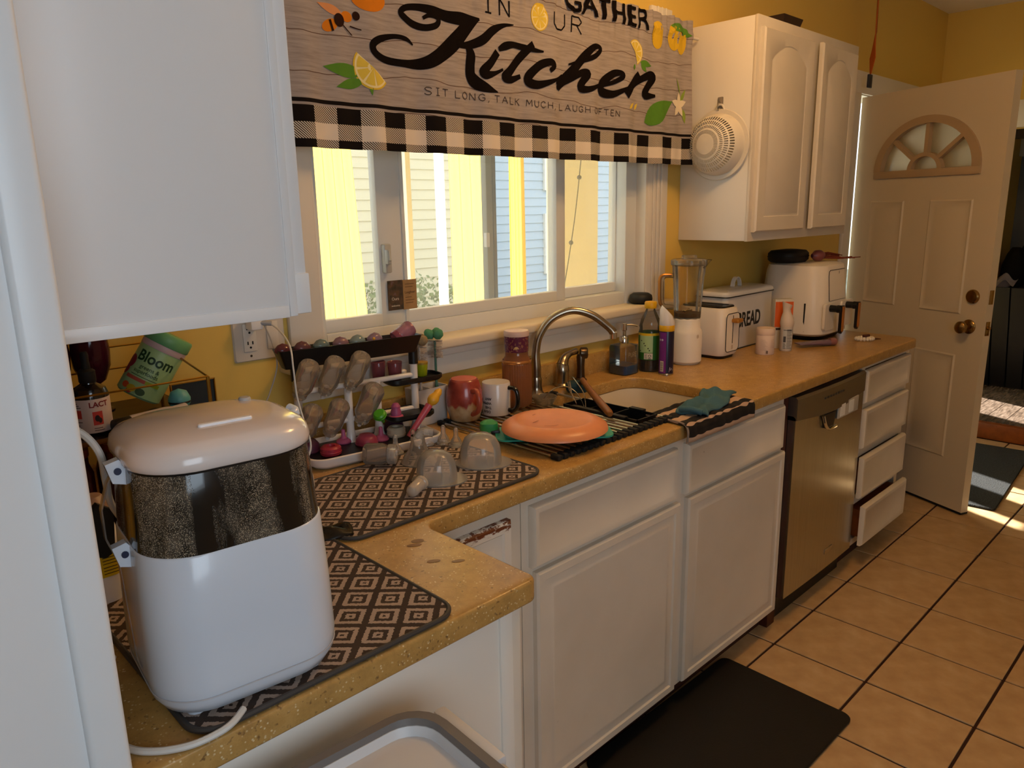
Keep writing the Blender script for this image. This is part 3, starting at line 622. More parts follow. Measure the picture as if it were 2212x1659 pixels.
# ================================================================ VALANCE CURTAIN
def cy(x, z):
    top = max(0, min(1, (z - 2.03) / .1)); low = max(0, min(1, (2.05 - z) / .4))
    y = -.078 + .0075 * math.sin(x * 31 + .6) * low + .004 * math.sin(x * 67 + 1.7) * (.4 + low * .6) + .0035 * math.sin(x * 150 + 2) * top + .002 * math.sin(x * 240) * top
    if abs(z - 2.105) < .02: y -= .006 * (1 - abs(z - 2.105) / .02)
    return y - .012 * low * max(0, (x - 1.55) / .2)
VX0, VX1, VZ0, VZ1 = .088, 1.736, 1.653, 2.155
fab = NT('valance_print', .85, spec=.1)
P_ = .1335
u = fab.m('DIVIDE', fab.m('SUBTRACT', fab.X(), .0865 - P_), P_ / 2)
iscol = fab.m('LESS_THAN', fab.m('MODULO', u, 2.0), 1.0)
v = fab.m('DIVIDE', fab.m('SUBTRACT', 1.7475, fab.Z()), .0375)
isrow = fab.m('LESS_THAN', fab.m('MODULO', v, 2.0), 1.0)
both = fab.m('MULTIPLY', iscol, isrow); either = fab.m('SUBTRACT', fab.m('MAXIMUM', iscol, isrow), both)
stripe = fab.m('LESS_THAN', fab.m('FRACT', fab.m('MULTIPLY', fab.m('ADD', fab.X(), fab.m('MULTIPLY', fab.Z(), 1.1)), 155)), .52)
dark = fab.m('MAXIMUM', both, fab.m('MULTIPLY', either, stripe))
plaid = fab.mix(dark, '#d2c8bb', '#15100f')
wav = fab.m('MULTIPLY', fab.m('SUBTRACT', fab.noise(3, 3, 1, 0, .2), .5), .09)
zz = fab.m('ADD', fab.Z(), wav)
pl = fab.m('FRACT', fab.m('MULTIPLY', zz, 11.5)); line = fab.m('LESS_THAN', pl, .022)
grain = fab.ramp(fab.noise(9, 8, 1.2, 0, 16, rough=.65), [(.25, '#787170'), (.5, '#968d8a'), (.75, '#a89e9a')])
wood = fab.mix(line, grain, '#5a463c')
rule = fab.m('MULTIPLY', fab.m('GREATER_THAN', fab.Z(), 1.7535), fab.m('LESS_THAN', fab.Z(), 1.7625))
top_ = fab.mix(rule, wood, '#15100f')
fab.col(fab.mix(fab.m('GREATER_THAN', fab.Z(), 1.7475), plaid, top_)).bump(fab.noise(900, 1), .05)
val = thing('valance_curtain', 'printed kitchen valance with black buffalo-check hem over the window', 'curtain')
obj('cloth', grid(lambda a, b: (VX0 + (VX1 - VX0) * a, cy(VX0 + (VX1 - VX0) * a, VZ0 + (VZ1 - VZ0) * b), VZ0 + (VZ1 - VZ0) * b + (.004 * math.sin(a * 90) if b == 1 else 0)), 330, 46), fab.mt, val, smooth=60)
obj('curtain_rod', bar((.07, -.07, 2.105), (1.79, -.07, 2.105), .006, 10), M('rod_white', '#cfc8be', .4), val)
def onv(g, eps=.0012):
    """lay flat XY artwork on the cloth: x stays, y becomes height"""
    bm = bmesh.new(); vs_ = [bm.verts.new(p) for p in g.v]
    for f in g.f:
        try: bm.faces.new([vs_[i] for i in f])
        except ValueError: pass
    for _ in range(4):
        es = [e for e in bm.edges if e.calc_length() > .022]
        if not es: break
        bmesh.ops.subdivide_edges(bm, edges=es, cuts=1, use_grid_fill=True)
    bmesh.ops.triangulate(bm, faces=bm.faces)
    for p in bm.verts: p.co = Vector((p.co.x, cy(p.co.x, p.co.y) - eps - p.co.z, p.co.y))
    return frombm(bm)
INK = M('print_ink', '#120d0c', .9, spec=.05); INK2 = M('print_ink_grey', '#4a3f38', .9, spec=.05)
kit = [[(0.49, 1.985, 0.0043), (0.509, 1.994, 0.0055), (0.534, 1.994, 0.0066), (0.542, 1.985, 0.0077), (0.529, 1.972, 0.0077), (0.495, 1.963, 0.0082), (0.459, 1.967, 0.0092), (0.43, 1.979, 0.009), (0.42, 1.989, 0.0079), (0.437, 2.002, 0.0074), (0.476, 2.009, 0.0086), (0.522, 2.007, 0.0121), (0.575, 2.001, 0.0145), (0.628, 2.003, 0.0159), (0.686, 2.01, 0.0035)], [(0.679, 2.009, 0.0058), (0.647, 1.99, 0.0172), (0.609, 1.955, 0.0204), (0.568, 1.92, 0.0202), (0.525, 1.892, 0.0178), (0.484, 1.875, 0.0143), (0.426, 1.869, 0.0092), (0.368, 1.871, 0.009), (0.335, 1.882, 0.0094), (0.329, 1.901, 0.0093), (0.352, 1.917, 0.0083), (0.395, 1.929, 0.0058), (0.435, 1.928, 0.0054), (0.457, 1.917, 0.0022)], [(0.818, 2.015, 0.0012), (0.775, 2.007, 0.006), (0.734, 1.988, 0.0118), (0.694, 1.959, 0.0128), (0.652, 1.942, 0.0104), (0.605, 1.934, 0.0057)], [(0.642, 1.941, 0.008), (0.654, 1.918, 0.015), (0.651, 1.891, 0.0162), (0.652, 1.864, 0.0175), (0.672, 1.846, 0.0176), (0.707, 1.835, 0.0119), (0.75, 1.828, 0.0012)], [(0.752, 1.935, 0.0107), (0.726, 1.906, 0.0119), (0.695, 1.879, 0.013), (0.705, 1.87, 0.0118), (0.741, 1.878, 0.006), (0.771, 1.891, 0.0036)], [(0.896, 1.974, 0.0099), (0.848, 1.935, 0.0123), (0.798, 1.889, 0.0134), (0.778, 1.871, 0.0133), (0.804, 1.867, 0.0098), (0.847, 1.881, 0.0062)], [(0.757, 1.943, 0.006), (0.781, 1.954, 0.0108), (0.815, 1.962, 0.0085), (0.857, 1.961, 0.0086), (0.904, 1.958, 0.0062), (0.942, 1.959, 0.0025)], [(0.967, 1.908, 0.0064), (0.987, 1.924, 0.009), (0.969, 1.933, 0.0102), (0.924, 1.919, 0.0126), (0.879, 1.887, 0.0137), (0.878, 1.867, 0.0137), (0.919, 1.864, 0.0114), (0.994, 1.885, 0.0052), (1.028, 1.902, 0.0039)], [(1.055, 1.936, 0.0026), (1.117, 1.953, 0.0066), (1.177, 1.973, 0.0081), (1.21, 1.995, 0.0082), (1.2, 2.005, 0.0068), (1.168, 1.997, 0.0107), (1.117, 1.958, 0.0146), (1.059, 1.908, 0.0158), (1.002, 1.866, 0.0143)], [(0.998, 1.862, 0.0065), (1.055, 1.891, 0.0092), (1.117, 1.918, 0.0107), (1.145, 1.917, 0.0121), (1.122, 1.894, 0.0134), (1.108, 1.874, 0.0134), (1.145, 1.871, 0.0095), (1.202, 1.888, 0.0055)], [(1.192, 1.883, 0.0041), (1.27, 1.903, 0.007), (1.325, 1.925, 0.0085), (1.318, 1.938, 0.0085), (1.27, 1.929, 0.0125), (1.219, 1.895, 0.0151), (1.219, 1.872, 0.0152), (1.276, 1.868, 0.0112), (1.352, 1.893, 0.0057)], [(1.419, 1.946, 0.0101), (1.388, 1.917, 0.0144), (1.342, 1.871, 0.0157)], [(1.342, 1.874, 0.0071), (1.404, 1.917, 0.0101), (1.473, 1.946, 0.0132), (1.499, 1.94, 0.0148), (1.464, 1.904, 0.0147), (1.454, 1.88, 0.0147), (1.513, 1.882, 0.0045)]]
g = G()
for k, s in enumerate(kit): g.join(ribbon(s, 6).mv(0, 0, .00015 * k))
obj('script_word', onv(g), INK, val, smooth=0, label='large black script lettering')
xx = .486
for wd in ('SIT', 'LONG,', 'TALK', 'MUCH,', 'LAUGH', 'OFTEN'):
    obj('small_word', onv(strokes(wd, xx, 1.800, .0205, .0185, .0011, 1.44)), INK2, val, smooth=0)
    xx += .0205 * (1.44 * len(wd.replace(',', '')) + .7 * (1 + (',' in wd)))
obj('upper_letter', onv(strokes('I', .700, 2.033, .040, .042, .0022, 1.55)), INK, val, smooth=0)
obj('upper_letter', onv(strokes('N', .762, 2.033, .040, .042, .0022, 1.55)), INK, val, smooth=0)
obj('upper_letter', onv(strokes('U', .985, 2.030, .056, .046, .0022, 1.4)), INK, val, smooth=0)
obj('upper_letter', onv(strokes('R', 1.063, 2.030, .056, .046, .0022, 1.4)), INK, val, smooth=0)
obj('bold_lettering', onv(text('GATHER', .088, .0012).sc(1.28, 1, 1).mv(1.03, 2.090, 0), .0042), INK, val, smooth=0)
LEM = M('print_lemon', '#cdb54a', .85, spec=.1); RIND = M('print_rind', '#dccf9c', .85, spec=.1); GRN = M('print_leaf', '#527f2c', .85, spec=.1); GRN2 = M('print_leaf_light', '#7e9440', .85, spec=.1)
def lemon_slice(cx, cz, r, a0, a1, rot):
    obj('printed_slice', onv(disk(cx, cz, r, r, a0, a1, 24, rot), .0012), M('print_peel', '#c9ac34', .85, spec=.1), val, smooth=0)
    obj('printed_pith', onv(disk(cx, cz, r * .92, r * .92, a0, a1, 24, rot), .0016), RIND, val, smooth=0)
    gg = G(); n = max(2, int((a1 - a0) / 42)); st = (a1 - a0) / n
    for k in range(n): gg.join(disk(cx, cz, r * .82, r * .82, a0 + st * k + 4, a0 + st * (k + 1) - 4, 6, rot))
    obj('printed_flesh', onv(gg, .002), LEM, val, smooth=0)
lemon_slice(.325, 1.848, .052, 180, 360, -38)
lemon_slice(.925, 2.052, .038, 0, 360, 10)
lemon_slice(1.395, 2.012, .040, -60, 150, -10)
for a in ((.30, 1.832, .19, 1.838, .016), (.30, 1.815, .222, 1.795, .012), (.315, 1.812, .318, 1.782, .005)): obj('printed_leaf', onv(leaf2(*a)), GRN, val, smooth=0)
for a in ((1.425, 1.985, 1.49, 1.978, .010), (1.43, 1.98, 1.46, 1.955, .009), (1.395, 1.975, 1.392, 1.955, .006), (1.455, 1.79, 1.62, 1.872, .036)): obj('printed_leaf', onv(leaf2(*a)), GRN, val, smooth=0)
for cx, cz, rx, rz_ in ((1.52, 2.082, .032, .045), (1.62, 2.088, .035, .045), (1.665, 2.075, .03, .04)): obj('printed_lemon', onv(disk(cx, cz, rx, rz_)), M('print_lemon_ripe', '#c9a52c', .85, spec=.1), val, smooth=0)
for a in ((1.60, 2.125, 1.70, 2.12, .014), (1.66, 2.11, 1.725, 2.105, .012)): obj('printed_leaf', onv(leaf2(*a), .002), GRN, val, smooth=0)
for a in range(5):
    t_ = R(72 * a + 20); obj('printed_petal', onv(leaf2(1.66, 1.862, 1.66 + .045 * math.cos(t_), 1.862 + .045 * math.sin(t_), .012), .0022), M('print_petal', '#d8cdb8', .85, spec=.1), val, smooth=0)
for a in ((1.67, 1.90, 1.64, 1.955, .004), (1.67, 1.87, 1.70, 1.92, .008), (1.69, 1.85, 1.70, 1.80, .008)): obj('printed_leaf', onv(leaf2(*a), .0018), GRN2, val, smooth=0)
for a in ((1.36, 1.828, 1.39, 1.85, .006), (1.395, 1.828, 1.415, 1.85, .006)): obj('printed_peel', onv(leaf2(*a)), LEM, val, smooth=0)
# bee
obj('printed_bee_body', onv(disk(.215, 1.930, .022, .013, rot=25).join(disk(.262, 1.955, .016, .012))), M('print_orange', '#c4741c', .85, spec=.1), val, smooth=0)
obj('printed_bee_dark', onv(disk(.240, 1.944, .014, .015).join(disk(.288, 1.960, .010, .010)).join(ribbon([(.25, 1.935, .0015), (.275, 1.915, .0012)], 2)).join(ribbon([(.27, 1.935, .0015), (.30, 1.93, .0012)], 2)).join(ribbon([(.215, 1.942, .003), (.222, 1.918, .003)], 2)), .002), M('print_brown', '#2c1a14', .9, spec=.05), val, smooth=0)
obj('printed_bee_wing', onv(leaf2(.25, 1.957, .185, 1.975, .010)), M('print_wing', '#c98a5a', .85, spec=.1), val, smooth=0)
obj('printed_fruit', onv(disk(.325, 2.005, .05, .03)), M('print_orange', '#c4741c'), val, smooth=0)
# ================================================================ COLANDER ON HOOK
COLM = M('colander_white', '#d9d2c6', .4)
co = thing('colander', 'white plastic colander hanging on the side of the wall cabinet', 'colander', (1.803, -.170, 1.722))
g = G(); prof = []
NR = 60
rad = [.030, .036, .050, .056, .066, .070, .082, .086, .097, .101, .108]
def cx_of(r): return -.098 * math.sqrt(max(0, 1 - (r / .112) ** 2.4)) - .006
rings = [[(cx_of(r), r * math.cos(2 * PI * k / (2 * NR)), r * math.sin(2 * PI * k / (2 * NR))) for k in range(2 * NR)] for r in [.0005, .012] + rad + [.112]]
vv = [p for r in rings for p in r]; n = 2 * NR; ff_ = []
for a in range(len(rings) - 1):
    slot = a in (3, 5, 7, 9)
    for i in range(n):
        if slot and i % 2 == 0: continue
        ff_.append((a * n + i, a * n + (i + 1) % n, (a + 1) * n + (i + 1) % n, (a + 1) * n + i))
obj('bowl', G().add(vv, ff_), COLM, co, smooth=50)
obj('rim', lathe([(.110, 0), (.126, 0), (.128, -.004), (.126, -.008), (.112, -.009)], 48).rot('Y', 90).mv(-.004, 0, 0), COLM, co)
obj('hanging_tab', tube([(-.006, -.02, .118), (-.006, -.012, .138), (-.006, .0, .143), (-.006, .012, .138), (-.006, .02, .118)], .004, 8, smooth=4), COLM, co)
hk = thing('wall_hook', 'small clear adhesive hook holding the colander', 'hook', (1.805, -.168, 1.875))
obj('plate', box(-.006, 0, -.011, .011, -.03, .018, .003), CLEARP, hk)
obj('wire', tube([(-.006, 0, .0), (-.02, 0, -.012), (-.022, 0, -.024), (-.012, 0, -.03), (-.006, 0, -.022)], .0018, 6, smooth=4), STEEL, hk)
# lanyard on the door casing
ly = thing('lanyard', 'orange strap with a dark clip hanging above the back door', 'strap', (3.40, -.09, 0))
def strap(P, w, th=.0015):
    rg = []
    for x, z, tw in P: c, s = math.cos(tw), math.sin(tw); rg.append([(x - w * c, -w * s - th, z), (x + w * c, w * s - th, z), (x + w * c, w * s + th, z), (x - w * c, -w * s + th, z)])
    return loft(rg)
obj('band', strap([(-.01, 2.651, .3), (-.012, 2.5, .5), (-.004, 2.35, .2), (-.02, 2.22, 1.0), (-.03, 2.14, .5)], .022), M('strap_orange', '#c0601e', .7), ly)
obj('clip', box(-.055, -.012, -.006, .006, 2.075, 2.14, .003), M('clip_navy', '#1a2236', .5), ly)
# ================================================================ RIGHT WORKTOP
Z0 = .9142
LK = 134.4   # heading of the surface that faces the camera
def wrap(g, r, a0, eps=.0004):
    """wrap flat XY artwork (x along the girth, y up) around a z-axis cylinder, centred on heading a0 (degrees)"""
    bm = bmesh.new(); vs_ = [bm.verts.new(p) for p in g.v]
    for f in g.f:
        try: bm.faces.new([vs_[i] for i in f])
        except ValueError: pass
    for _ in range(4):
        es = [e for e in bm.edges if e.calc_length() > .008]
        if not es: break
        bmesh.ops.subdivide_edges(bm, edges=es, cuts=1, use_grid_fill=True)
    bmesh.ops.triangulate(bm, faces=bm.faces)
    for p in bm.verts:
        a = R(a0) + p.co.x / r; q = r + eps + p.co.z; p.co = Vector((q * math.cos(a), q * math.sin(a), p.co.y))
    return frombm(bm)
def rect(x0, x1, y0, y1):
    n = max(1, int((x1 - x0) / .005)); return grid(lambda a, b: (x0 + (x1 - x0) * a, y0 + (y1 - y0) * b, 0), n, 1)
def lines(x0, x1, ys, h):
    g = G()
    for k, y in enumerate(ys): g.join(rect(x0, x1 - (k % 3) * .15 * (x1 - x0), y, y + h))
    return g
HC = -136    # heading from the worktop towards the viewer
# --- soap dispenser
sd = thing('soap_dispenser', 'square glass soap dispenser with blue liquid beside the sink', 'soap dispenser', (1.332, -.098, Z0))
def sqb(w, r, zs): return loft([ring_rr(w * k, w * k, r, z, 4) for k, z in zs])
obj('bottle', sqb(.082, .012, [(.9, 0), (1, .004), (1, .098), (.94, .106), (.4, .111), (.33, .116)]), film('soap_glass', '#d9d2bc', .97), sd)
obj('liquid', sqb(.076, .010, [(1, .003), (1, .034)]), M('soap_blue', '#0a4f8c', .08, coat=.5), sd, label='blue liquid soap')
obj('embossed_word', strokes('PURE', -.026, .066, .0095, .016, .0008).rot('X', 90).mv(0, -.0415, 0), M('emboss', '#a8987c', .3), sd)
pu = obj('pump_collar', lathe([(.0, .112), (.017, .112), (.017, .132), (.014, .136), (.0, .136)], 20), CHROME, sd)
obj('pump_head', lathe([(.007, .134), (.007, .156), (.010, .158), (.010, .182), (.004, .184), (.0, .184)], 16).join(tube([(0, 0, .176), (.02, -.018, .177), (.036, -.032, .172)], .0035, 8, smooth=4)), CHROME, pu)
# --- green-label bottle
gb = thing('cleaner_bottle', 'clear plastic bottle with yellow cap, green label and dark liquid', 'bottle', (1.436, -.137, Z0))
obj('body', lathe([(.036, 0), (.041, .006), (.041, .145), (.038, .158), (.040, .165), (.034, .19), (.020, .218), (.0165, .226), (.0165, .238)], 32), film('pet_clear', '#d9d2c2', .95), gb)
obj('liquid', lathe([(.0, .002), (.036, .002), (.0395, .008), (.0395, .052), (.0, .052)], 28), M('liquid_dark', '#1c0806', .1, coat=.5), gb)
lb = obj('label', lathe([(.0415, .045), (.0418, .047), (.0418, .142), (.0415, .144)], 40, False, False), M('label_green', '#2c6a22', .45), gb)
obj('label_panel', wrap(rect(-.040, .012, .072, .134), .0418, HC - 10), M('label_pale', '#a9c48c', .5), lb)
obj('label_text_panel', wrap(rect(-.020, .012, .048, .070), .0418, HC - 10), M('label_cream', '#d9cdb8', .5), lb)
obj('label_stripe', wrap(rect(-.060, .060, .134, .143), .0418, HC), M('label_yellow', '#d9b01c', .5), lb)
g = G()
for k in range(6): g.join(disk(-.036 + (k * .37 % 1) * .042, .078 + (k * .61 % 1) * .045, .003, .0022, n=6, rot=k * 50))
for k in range(3): g.join(ribbon([(.001 + .0055 * math.cos(R(120 * k + 90)), .060 + .0055 * math.sin(R(120 * k + 90)), .001), (.001 + .0055 * math.cos(R(120 * k + 180)), .060 + .0055 * math.sin(R(120 * k + 180)), .001)], 2))
g.join(lines(-.017, -.007, [.052, .056, .060, .064], .0012)).join(rect(-.004, .006, .049, .0515))
obj('label_marks', wrap(g, .0418, HC - 10, .0008), M('label_ink', '#1d2418', .6), lb)
obj('cap', lathe([(.021, .230), (.022, .232), (.022, .250), (.020, .254), (.0, .254)], 28), M('cap_yellow', '#dba514', .4), gb)
# --- purple aerosol
pa = thing('aerosol_can', 'purple and navy aerosol can with a slanted white cap', 'spray can', (1.417, -.222, Z0))
obj('can', lathe([(.024, 0), (.0265, .003), (.0265, .168), (.025, .173)], 32), M('can_navy', '#15122e', .3), pa)
obj('base_rim', lathe([(.0262, 0), (.0272, .001), (.0272, .005), (.0262, .006)], 32), STEEL, pa)
obj('purple_band', wrap(rect(-.036, -.008, .008, .155), .0266, HC + 6), M('can_purple', '#6d2a7a', .3), pa)
g = rect(-.030, -.016, .014, .052)
obj('barcode_panel', wrap(g, .0266, HC + 6, .0009), M('label_cream2', '#cfc4b0', .5), pa)
bars = G()
for k in range(9): bars.join(rect(-.0285, -.018, .018 + k * .0035, .0195 + k * .0035))
obj('barcode', wrap(bars, .0266, HC + 6, .0013), M('can_print', '#3a3440', .5), pa)
obj('round_mark', wrap(disk(-.022, .128, .004, .004, n=12), .0266, HC + 6, .0013), M('can_mark', '#b9a8c0', .5), pa)
obj('round_mark', wrap(disk(-.031, .128, .003, .004, n=12), .0266, HC + 6, .0013), M('can_mark', '#b9a8c0'), pa)
obj('can_script', wrap(ribbon([(.004, .012, .0008), (.007, .03, .001), (.009, .018, .0008), (.014, .026, .001), (.018, .018, .0008), (.026, .022, .0006)], 4), .0266, HC + 6, .0009), M('can_print_pale', '#9a96a8', .5), pa)
obj('yellow_ring', lathe([(.0267, .158), (.0272, .159), (.0272, .178), (.0267, .179)], 32, False, False), M('cap_yellow', '#dba514'), pa)
cpv = loft([circ(.0262, .176, 28), circ(.0268, .18, 28), [(x, y, .195 + .018 - .020 * (x * math.cos(R(44)) - y * math.sin(R(44))) / .026) for x, y, z in circ(.0262, 0, 28)], [(x * .75, y * .75, .207 + .022 - .020 * (x * math.cos(R(44)) - y * math.sin(R(44))) / .026) for x, y, z in circ(.026, 0, 28)]])
obj('cap', cpv, M('cap_white', '#d8d2cf', .35), pa)
# --- blender
bl = thing('blender', 'cream blender with a ribbed clear jug and gold handle trim', 'blender', (1.632, -.166, Z0))
obj('base', lathe([(.046, .0), (.050, .004), (.058, .012), (.058, .118), (.056, .128), (.050, .138), (.049, .172), (.044, .178), (.0, .178)], 40), CREAM, bl)
obj('foot_pad', lathe([(.045, -.0002), (.045, .006)], 24), RUBBER, bl)
obj('maker_mark', wrap(strokes('B', -.004, .0, .008, .011, .0007), .0582, HC + 34).mv(0, 0, .105), BRASS, bl)
jr = []
for z, r in ((.172, .045), (.178, .049), (.20, .050), (.33, .057), (.345, .060), (.385, .062)):
    jr.append([((r + .0016 * math.cos(10 * a)) * math.cos(a), (r + .0016 * math.cos(10 * a)) * math.sin(a), z) for a in [2 * PI * k / 80 for k in range(80)]])
JG = film('jug_clear', '#e0d2b4', .95)
jg = obj('jug', loft(jr, True, False), JG, bl)
obj('jug_residue', lathe([(.0, .181), (.044, .181), (.046, .19), (.046, .196), (.0, .186)], 24), M('residue', '#6b4416', .5), jg)
obj('blade', bar((-.02, 0, .2), (.02, .005, .206), .003, 6).join(bar((0, -.02, .206), (0, .02, .2), .003, 6)), STEEL, jg)
obj('lid', loft([circ(.063, .372, 40), circ(.067, .376, 40), circ(.067, .392, 40), circ(.060, .396, 40), circ(.030, .397, 40), circ(.028, .408, 40), circ(.026, .410, 40)]), film('lid_clear', '#d0c6b2', .85), bl)
hd = Vector((-.715, .698, 0))
sp = Vector((.715, -.698, 0))
obj('spout', loft([[sp * .055 + Vector((0, 0, .36)) + sp.cross(Vector((0, 0, 1))) * w for w in (-.02, 0, .02)], [sp * .084 + Vector((0, 0, .392)) + sp.cross(Vector((0, 0, 1))) * w for w in (-.008, 0, .008)], [sp * .06 + Vector((0, 0, .392)) + sp.cross(Vector((0, 0, 1))) * w for w in (-.022, 0, .022)]]), JG, jg)
hp = [(.056, .335), (.085, .335), (.098, .325), (.100, .30), (.098, .24), (.090, .222), (.055, .216)]
obj('handle', tube([hd * a + Vector((0, 0, z)) for a, z in hp], .009, 10, smooth=5), JG, bl)
obj('handle_trim', tube([hd * (a + .008) + Vector((0, 0, z + .002)) for a, z in hp[:6]], .0065, 8, smooth=5), GOLD, bl, label='gold trim along the jug handle')
# --- toaster
to = thing('toaster', 'cream toaster with outlined front panel and gold lever', 'toaster', (1.827, -.137, Z0))
obj('body', loft([ring_rr(.120, .205, .03, .012), ring_rr(.132, .218, .034, .02), ring_rr(.134, .220, .036, .10), ring_rr(.130, .216, .036, .185), ring_rr(.122, .208, .034, .197), ring_rr(.10, .19, .03, .2)]), CREAM, to, smooth=45)
obj('base', loft([ring_rr(.11, .195, .03, 0), ring_rr(.116, .2, .03, .014)]), BLACK, to)
tp = obj('top_plate', rslab(.108, .192, .028, .197, .206, .003), M('toaster_top', '#3a3734', .15, metal=.8), to)
for xx in (-.025, .025): obj('slot', rslab(.022, .15, .008, .2055, .2075, .0005, cx=xx), BLACK, tp)
def outline(w, h, r, hw, cx=0, cz=0):
    P = [(cx + x, cz + y) for x, y, z in ring_rr(w, h, r, 0, 5)]; return tube([(x, 0, y) for x, y in P], hw, 6, closed=True)
fp = obj('front_panel', loft([[(x, y0, z + .103) for x, z, _ in ring_rr(.098, .15, .018)] for y0 in (-.105, -.1125)]), CREAM, to)
obj('panel_outline', outline(.098, .15, .018, .0016, 0, .103).mv(0, -.1125, 0), BLACK, fp)
obj('lever_slot', box(-.0015, .0015, -.1138, -.112, .06, .17), BLACK, fp)
obj('lever', box(-.012, .03, -.142, -.111, .142, .158, .005, 3), GOLD, fp)
obj('maker_mark', strokes('B', -.005, .038, .010, .014, .0008).rot('X', 90).mv(0, -.1132, 0), BRASS, fp)
# --- bread box
bb = thing('bread_box', 'white enamel bread box with black rim lines and bold lettering', 'bread box', (2.107, -.098, Z0))
EN = M('enamel_white', '#dcdad6', .25, coat=.3)
obj('box', loft([ring_rr(.394, .140, .02, .0), ring_rr(.398, .144, .022, .004), ring_rr(.398, .144, .022, .226)]), EN, bb)
obj('base_line', tube([(x, y, .003) for x, y, z in ring_rr(.401, .147, .022)], .0022, 6, closed=True), BLACK, bb)
ld_ = obj('lid', loft([ring_rr(.404, .150, .024, .222), ring_rr(.408, .154, .026, .226), ring_rr(.408, .154, .026, .236), ring_rr(.396, .142, .022, .244), ring_rr(.32, .09, .02, .252)]), EN, bb)
obj('rim_line', tube([(x, y, .224) for x, y, z in ring_rr(.409, .155, .026)], .0025, 6, closed=True), BLACK, ld_)
obj('lid_handle', loft([[(x, -.009, z), (x, .009, z), (x * .9, .009, z - .003), (x * .9, -.009, z - .003)] for x, z in [(.032 * math.cos(PI * i / 14), .246 + .046 * math.sin(PI * i / 14)) for i in range(15)]]), EN, ld_)
obj('lettering', text('BREAD', .085, .0022, .0004).sc(.74, 1, 1).rot('X', 90).mv(-.105, -.0726, .092), M('ink_black', '#0c0b0b', .5), bb, smooth=0)
# --- air fryer
af = thing('air_fryer', 'cream two-drawer air fryer with wood-trimmed handles', 'air fryer', (2.53, -.205, Z0))
AF = CREAM
obj('body', loft([ring_rr(.30, .28, .07, .018), ring_rr(.335, .315, .085, .03), ring_rr(.338, .318, .088, .06), ring_rr(.326, .306, .085, .17), ring_rr(.300, .284, .08, .30), ring_rr(.286, .27, .075, .324), ring_rr(.24, .225, .06, .333)]), AF, af, smooth=50)
obj('base', loft([ring_rr(.27, .25, .07, 0), ring_rr(.31, .29, .08, .02)]), BLACK, af)
# seams follow the tapered body, slightly proud
def taper(z): 
    for (za, a), (zb, b) in zip(((.03, .1575), (.06, .159), (.17, .153), (.30, .142)), ((.06, .159), (.17, .153), (.30, .142), (.34, .139))):
        if za <= z <= zb: return a + (b - a) * (z - za) / (zb - za)
    return .1575
fy = lambda z: -taper(z) - .0005
seam = tube([(-.085, fy(.172), .172), (-.085, fy(.28), .28), (-.08, fy(.298), .298), (-.07, fy(.304), .304), (.08, fy(.304), .304)], .0014, 6)
obj('lid_seam', seam.join(tube([(.08, fy(.172), .172), (-.085, fy(.172), .172)], .0009, 6)), BLACK, af)
obj('side_seam', box(-.1665, -.1625, -.085, -.0795, .04, .165), BLACK, af)
for k, xx in enumerate((-.075, .095)):
    df_ = obj('drawer_panel', loft([[(xx + x, y0, z + .105) for x, z, _ in ring_rr(.12, .115, .015)] for y0 in (-.150, -.1615)]), AF, af)
    hs = obj('handle_shaft', lathe([(.015, 0), (.015, .03), (.017, .032), (.017, .05), (.014, .053), (.0, .053)], 20).rot('X', 90).mv(xx - .01, -.16, .142), BLACK, df_)
    hb = loft([[(xx - .01 + x, -.205 - y0, z) for x, z in ((-.013, .158), (.013, .158), (.012, .045), (.0, .036), (-.012, .045))] for y0 in (0, .012)])
    obj('handle_grip', hb, BLACK, df_)
    obj('wood_insert', loft([[(xx - .01 + x, -.217 - y0, z) for x, z in ((-.009, .154), (.009, .154), (.0085, .05), (.0, .043), (-.0085, .05))] for y0 in (0, .004)]), M('handle_wood', '#a8672a', .45), df_, label='brown wood handle insert')
obj('status_mark', strokes('B', .018, .286, .006, .010, .0008).rot('X', 90).mv(0, -.1435, 0), BLACK, af)
# things on the air fryer
ps = thing('round_case', 'black rounded case lying on the air fryer', 'case', (2.475, -.145, Z0 + .333))
obj('shell', loft([ring_rr(.17, .12, .05, 0), ring_rr(.195, .145, .06, .012), ring_rr(.195, .145, .06, .040), ring_rr(.175, .125, .055, .052), ring_rr(.10, .06, .03, .056)]), M('case_black', '#070707', .6), ps, smooth=50)
obj('zip_line', tube([(x, y, .026) for x, y, z in ring_rr(.196, .146, .06)], .0018, 6, closed=True), RUBBER, ps)
hb_ = thing('tassel_bundle', 'reddish tassel with a pink wrapped head beside the black case', 'tassel', (2.575, -.215, Z0 + .332), rz=-28)
hb_.scale = (1.5, 1.5, 1.5)
obj('wrapped_head', loft([circ(.006, .0, 14), circ(.016, .012, 14), circ(.017, .028, 14), circ(.010, .04, 14)]).rot('Y', 90).mv(-.02, -.02, .018), M('wrap_pink', '#8a4a48', .3), hb_)
g = G()
for k in range(22):
    a = random.uniform(-.35, .35); b = random.uniform(-.02, .02); g.join(tube([(.015, -.02 + b * .3, .016 + b * .4), (.05, -.03 + b + a * .03, .016 + b * .5), (.09 + random.uniform(-.01, .015), -.04 + b * 1.6 + a * .07, .007 + abs(b) * .5)], .0014, 5))
o = obj('fringe', g, M('tassel_red', '#6b2a16', .8), hb_); o['kind'] = 'stuff'
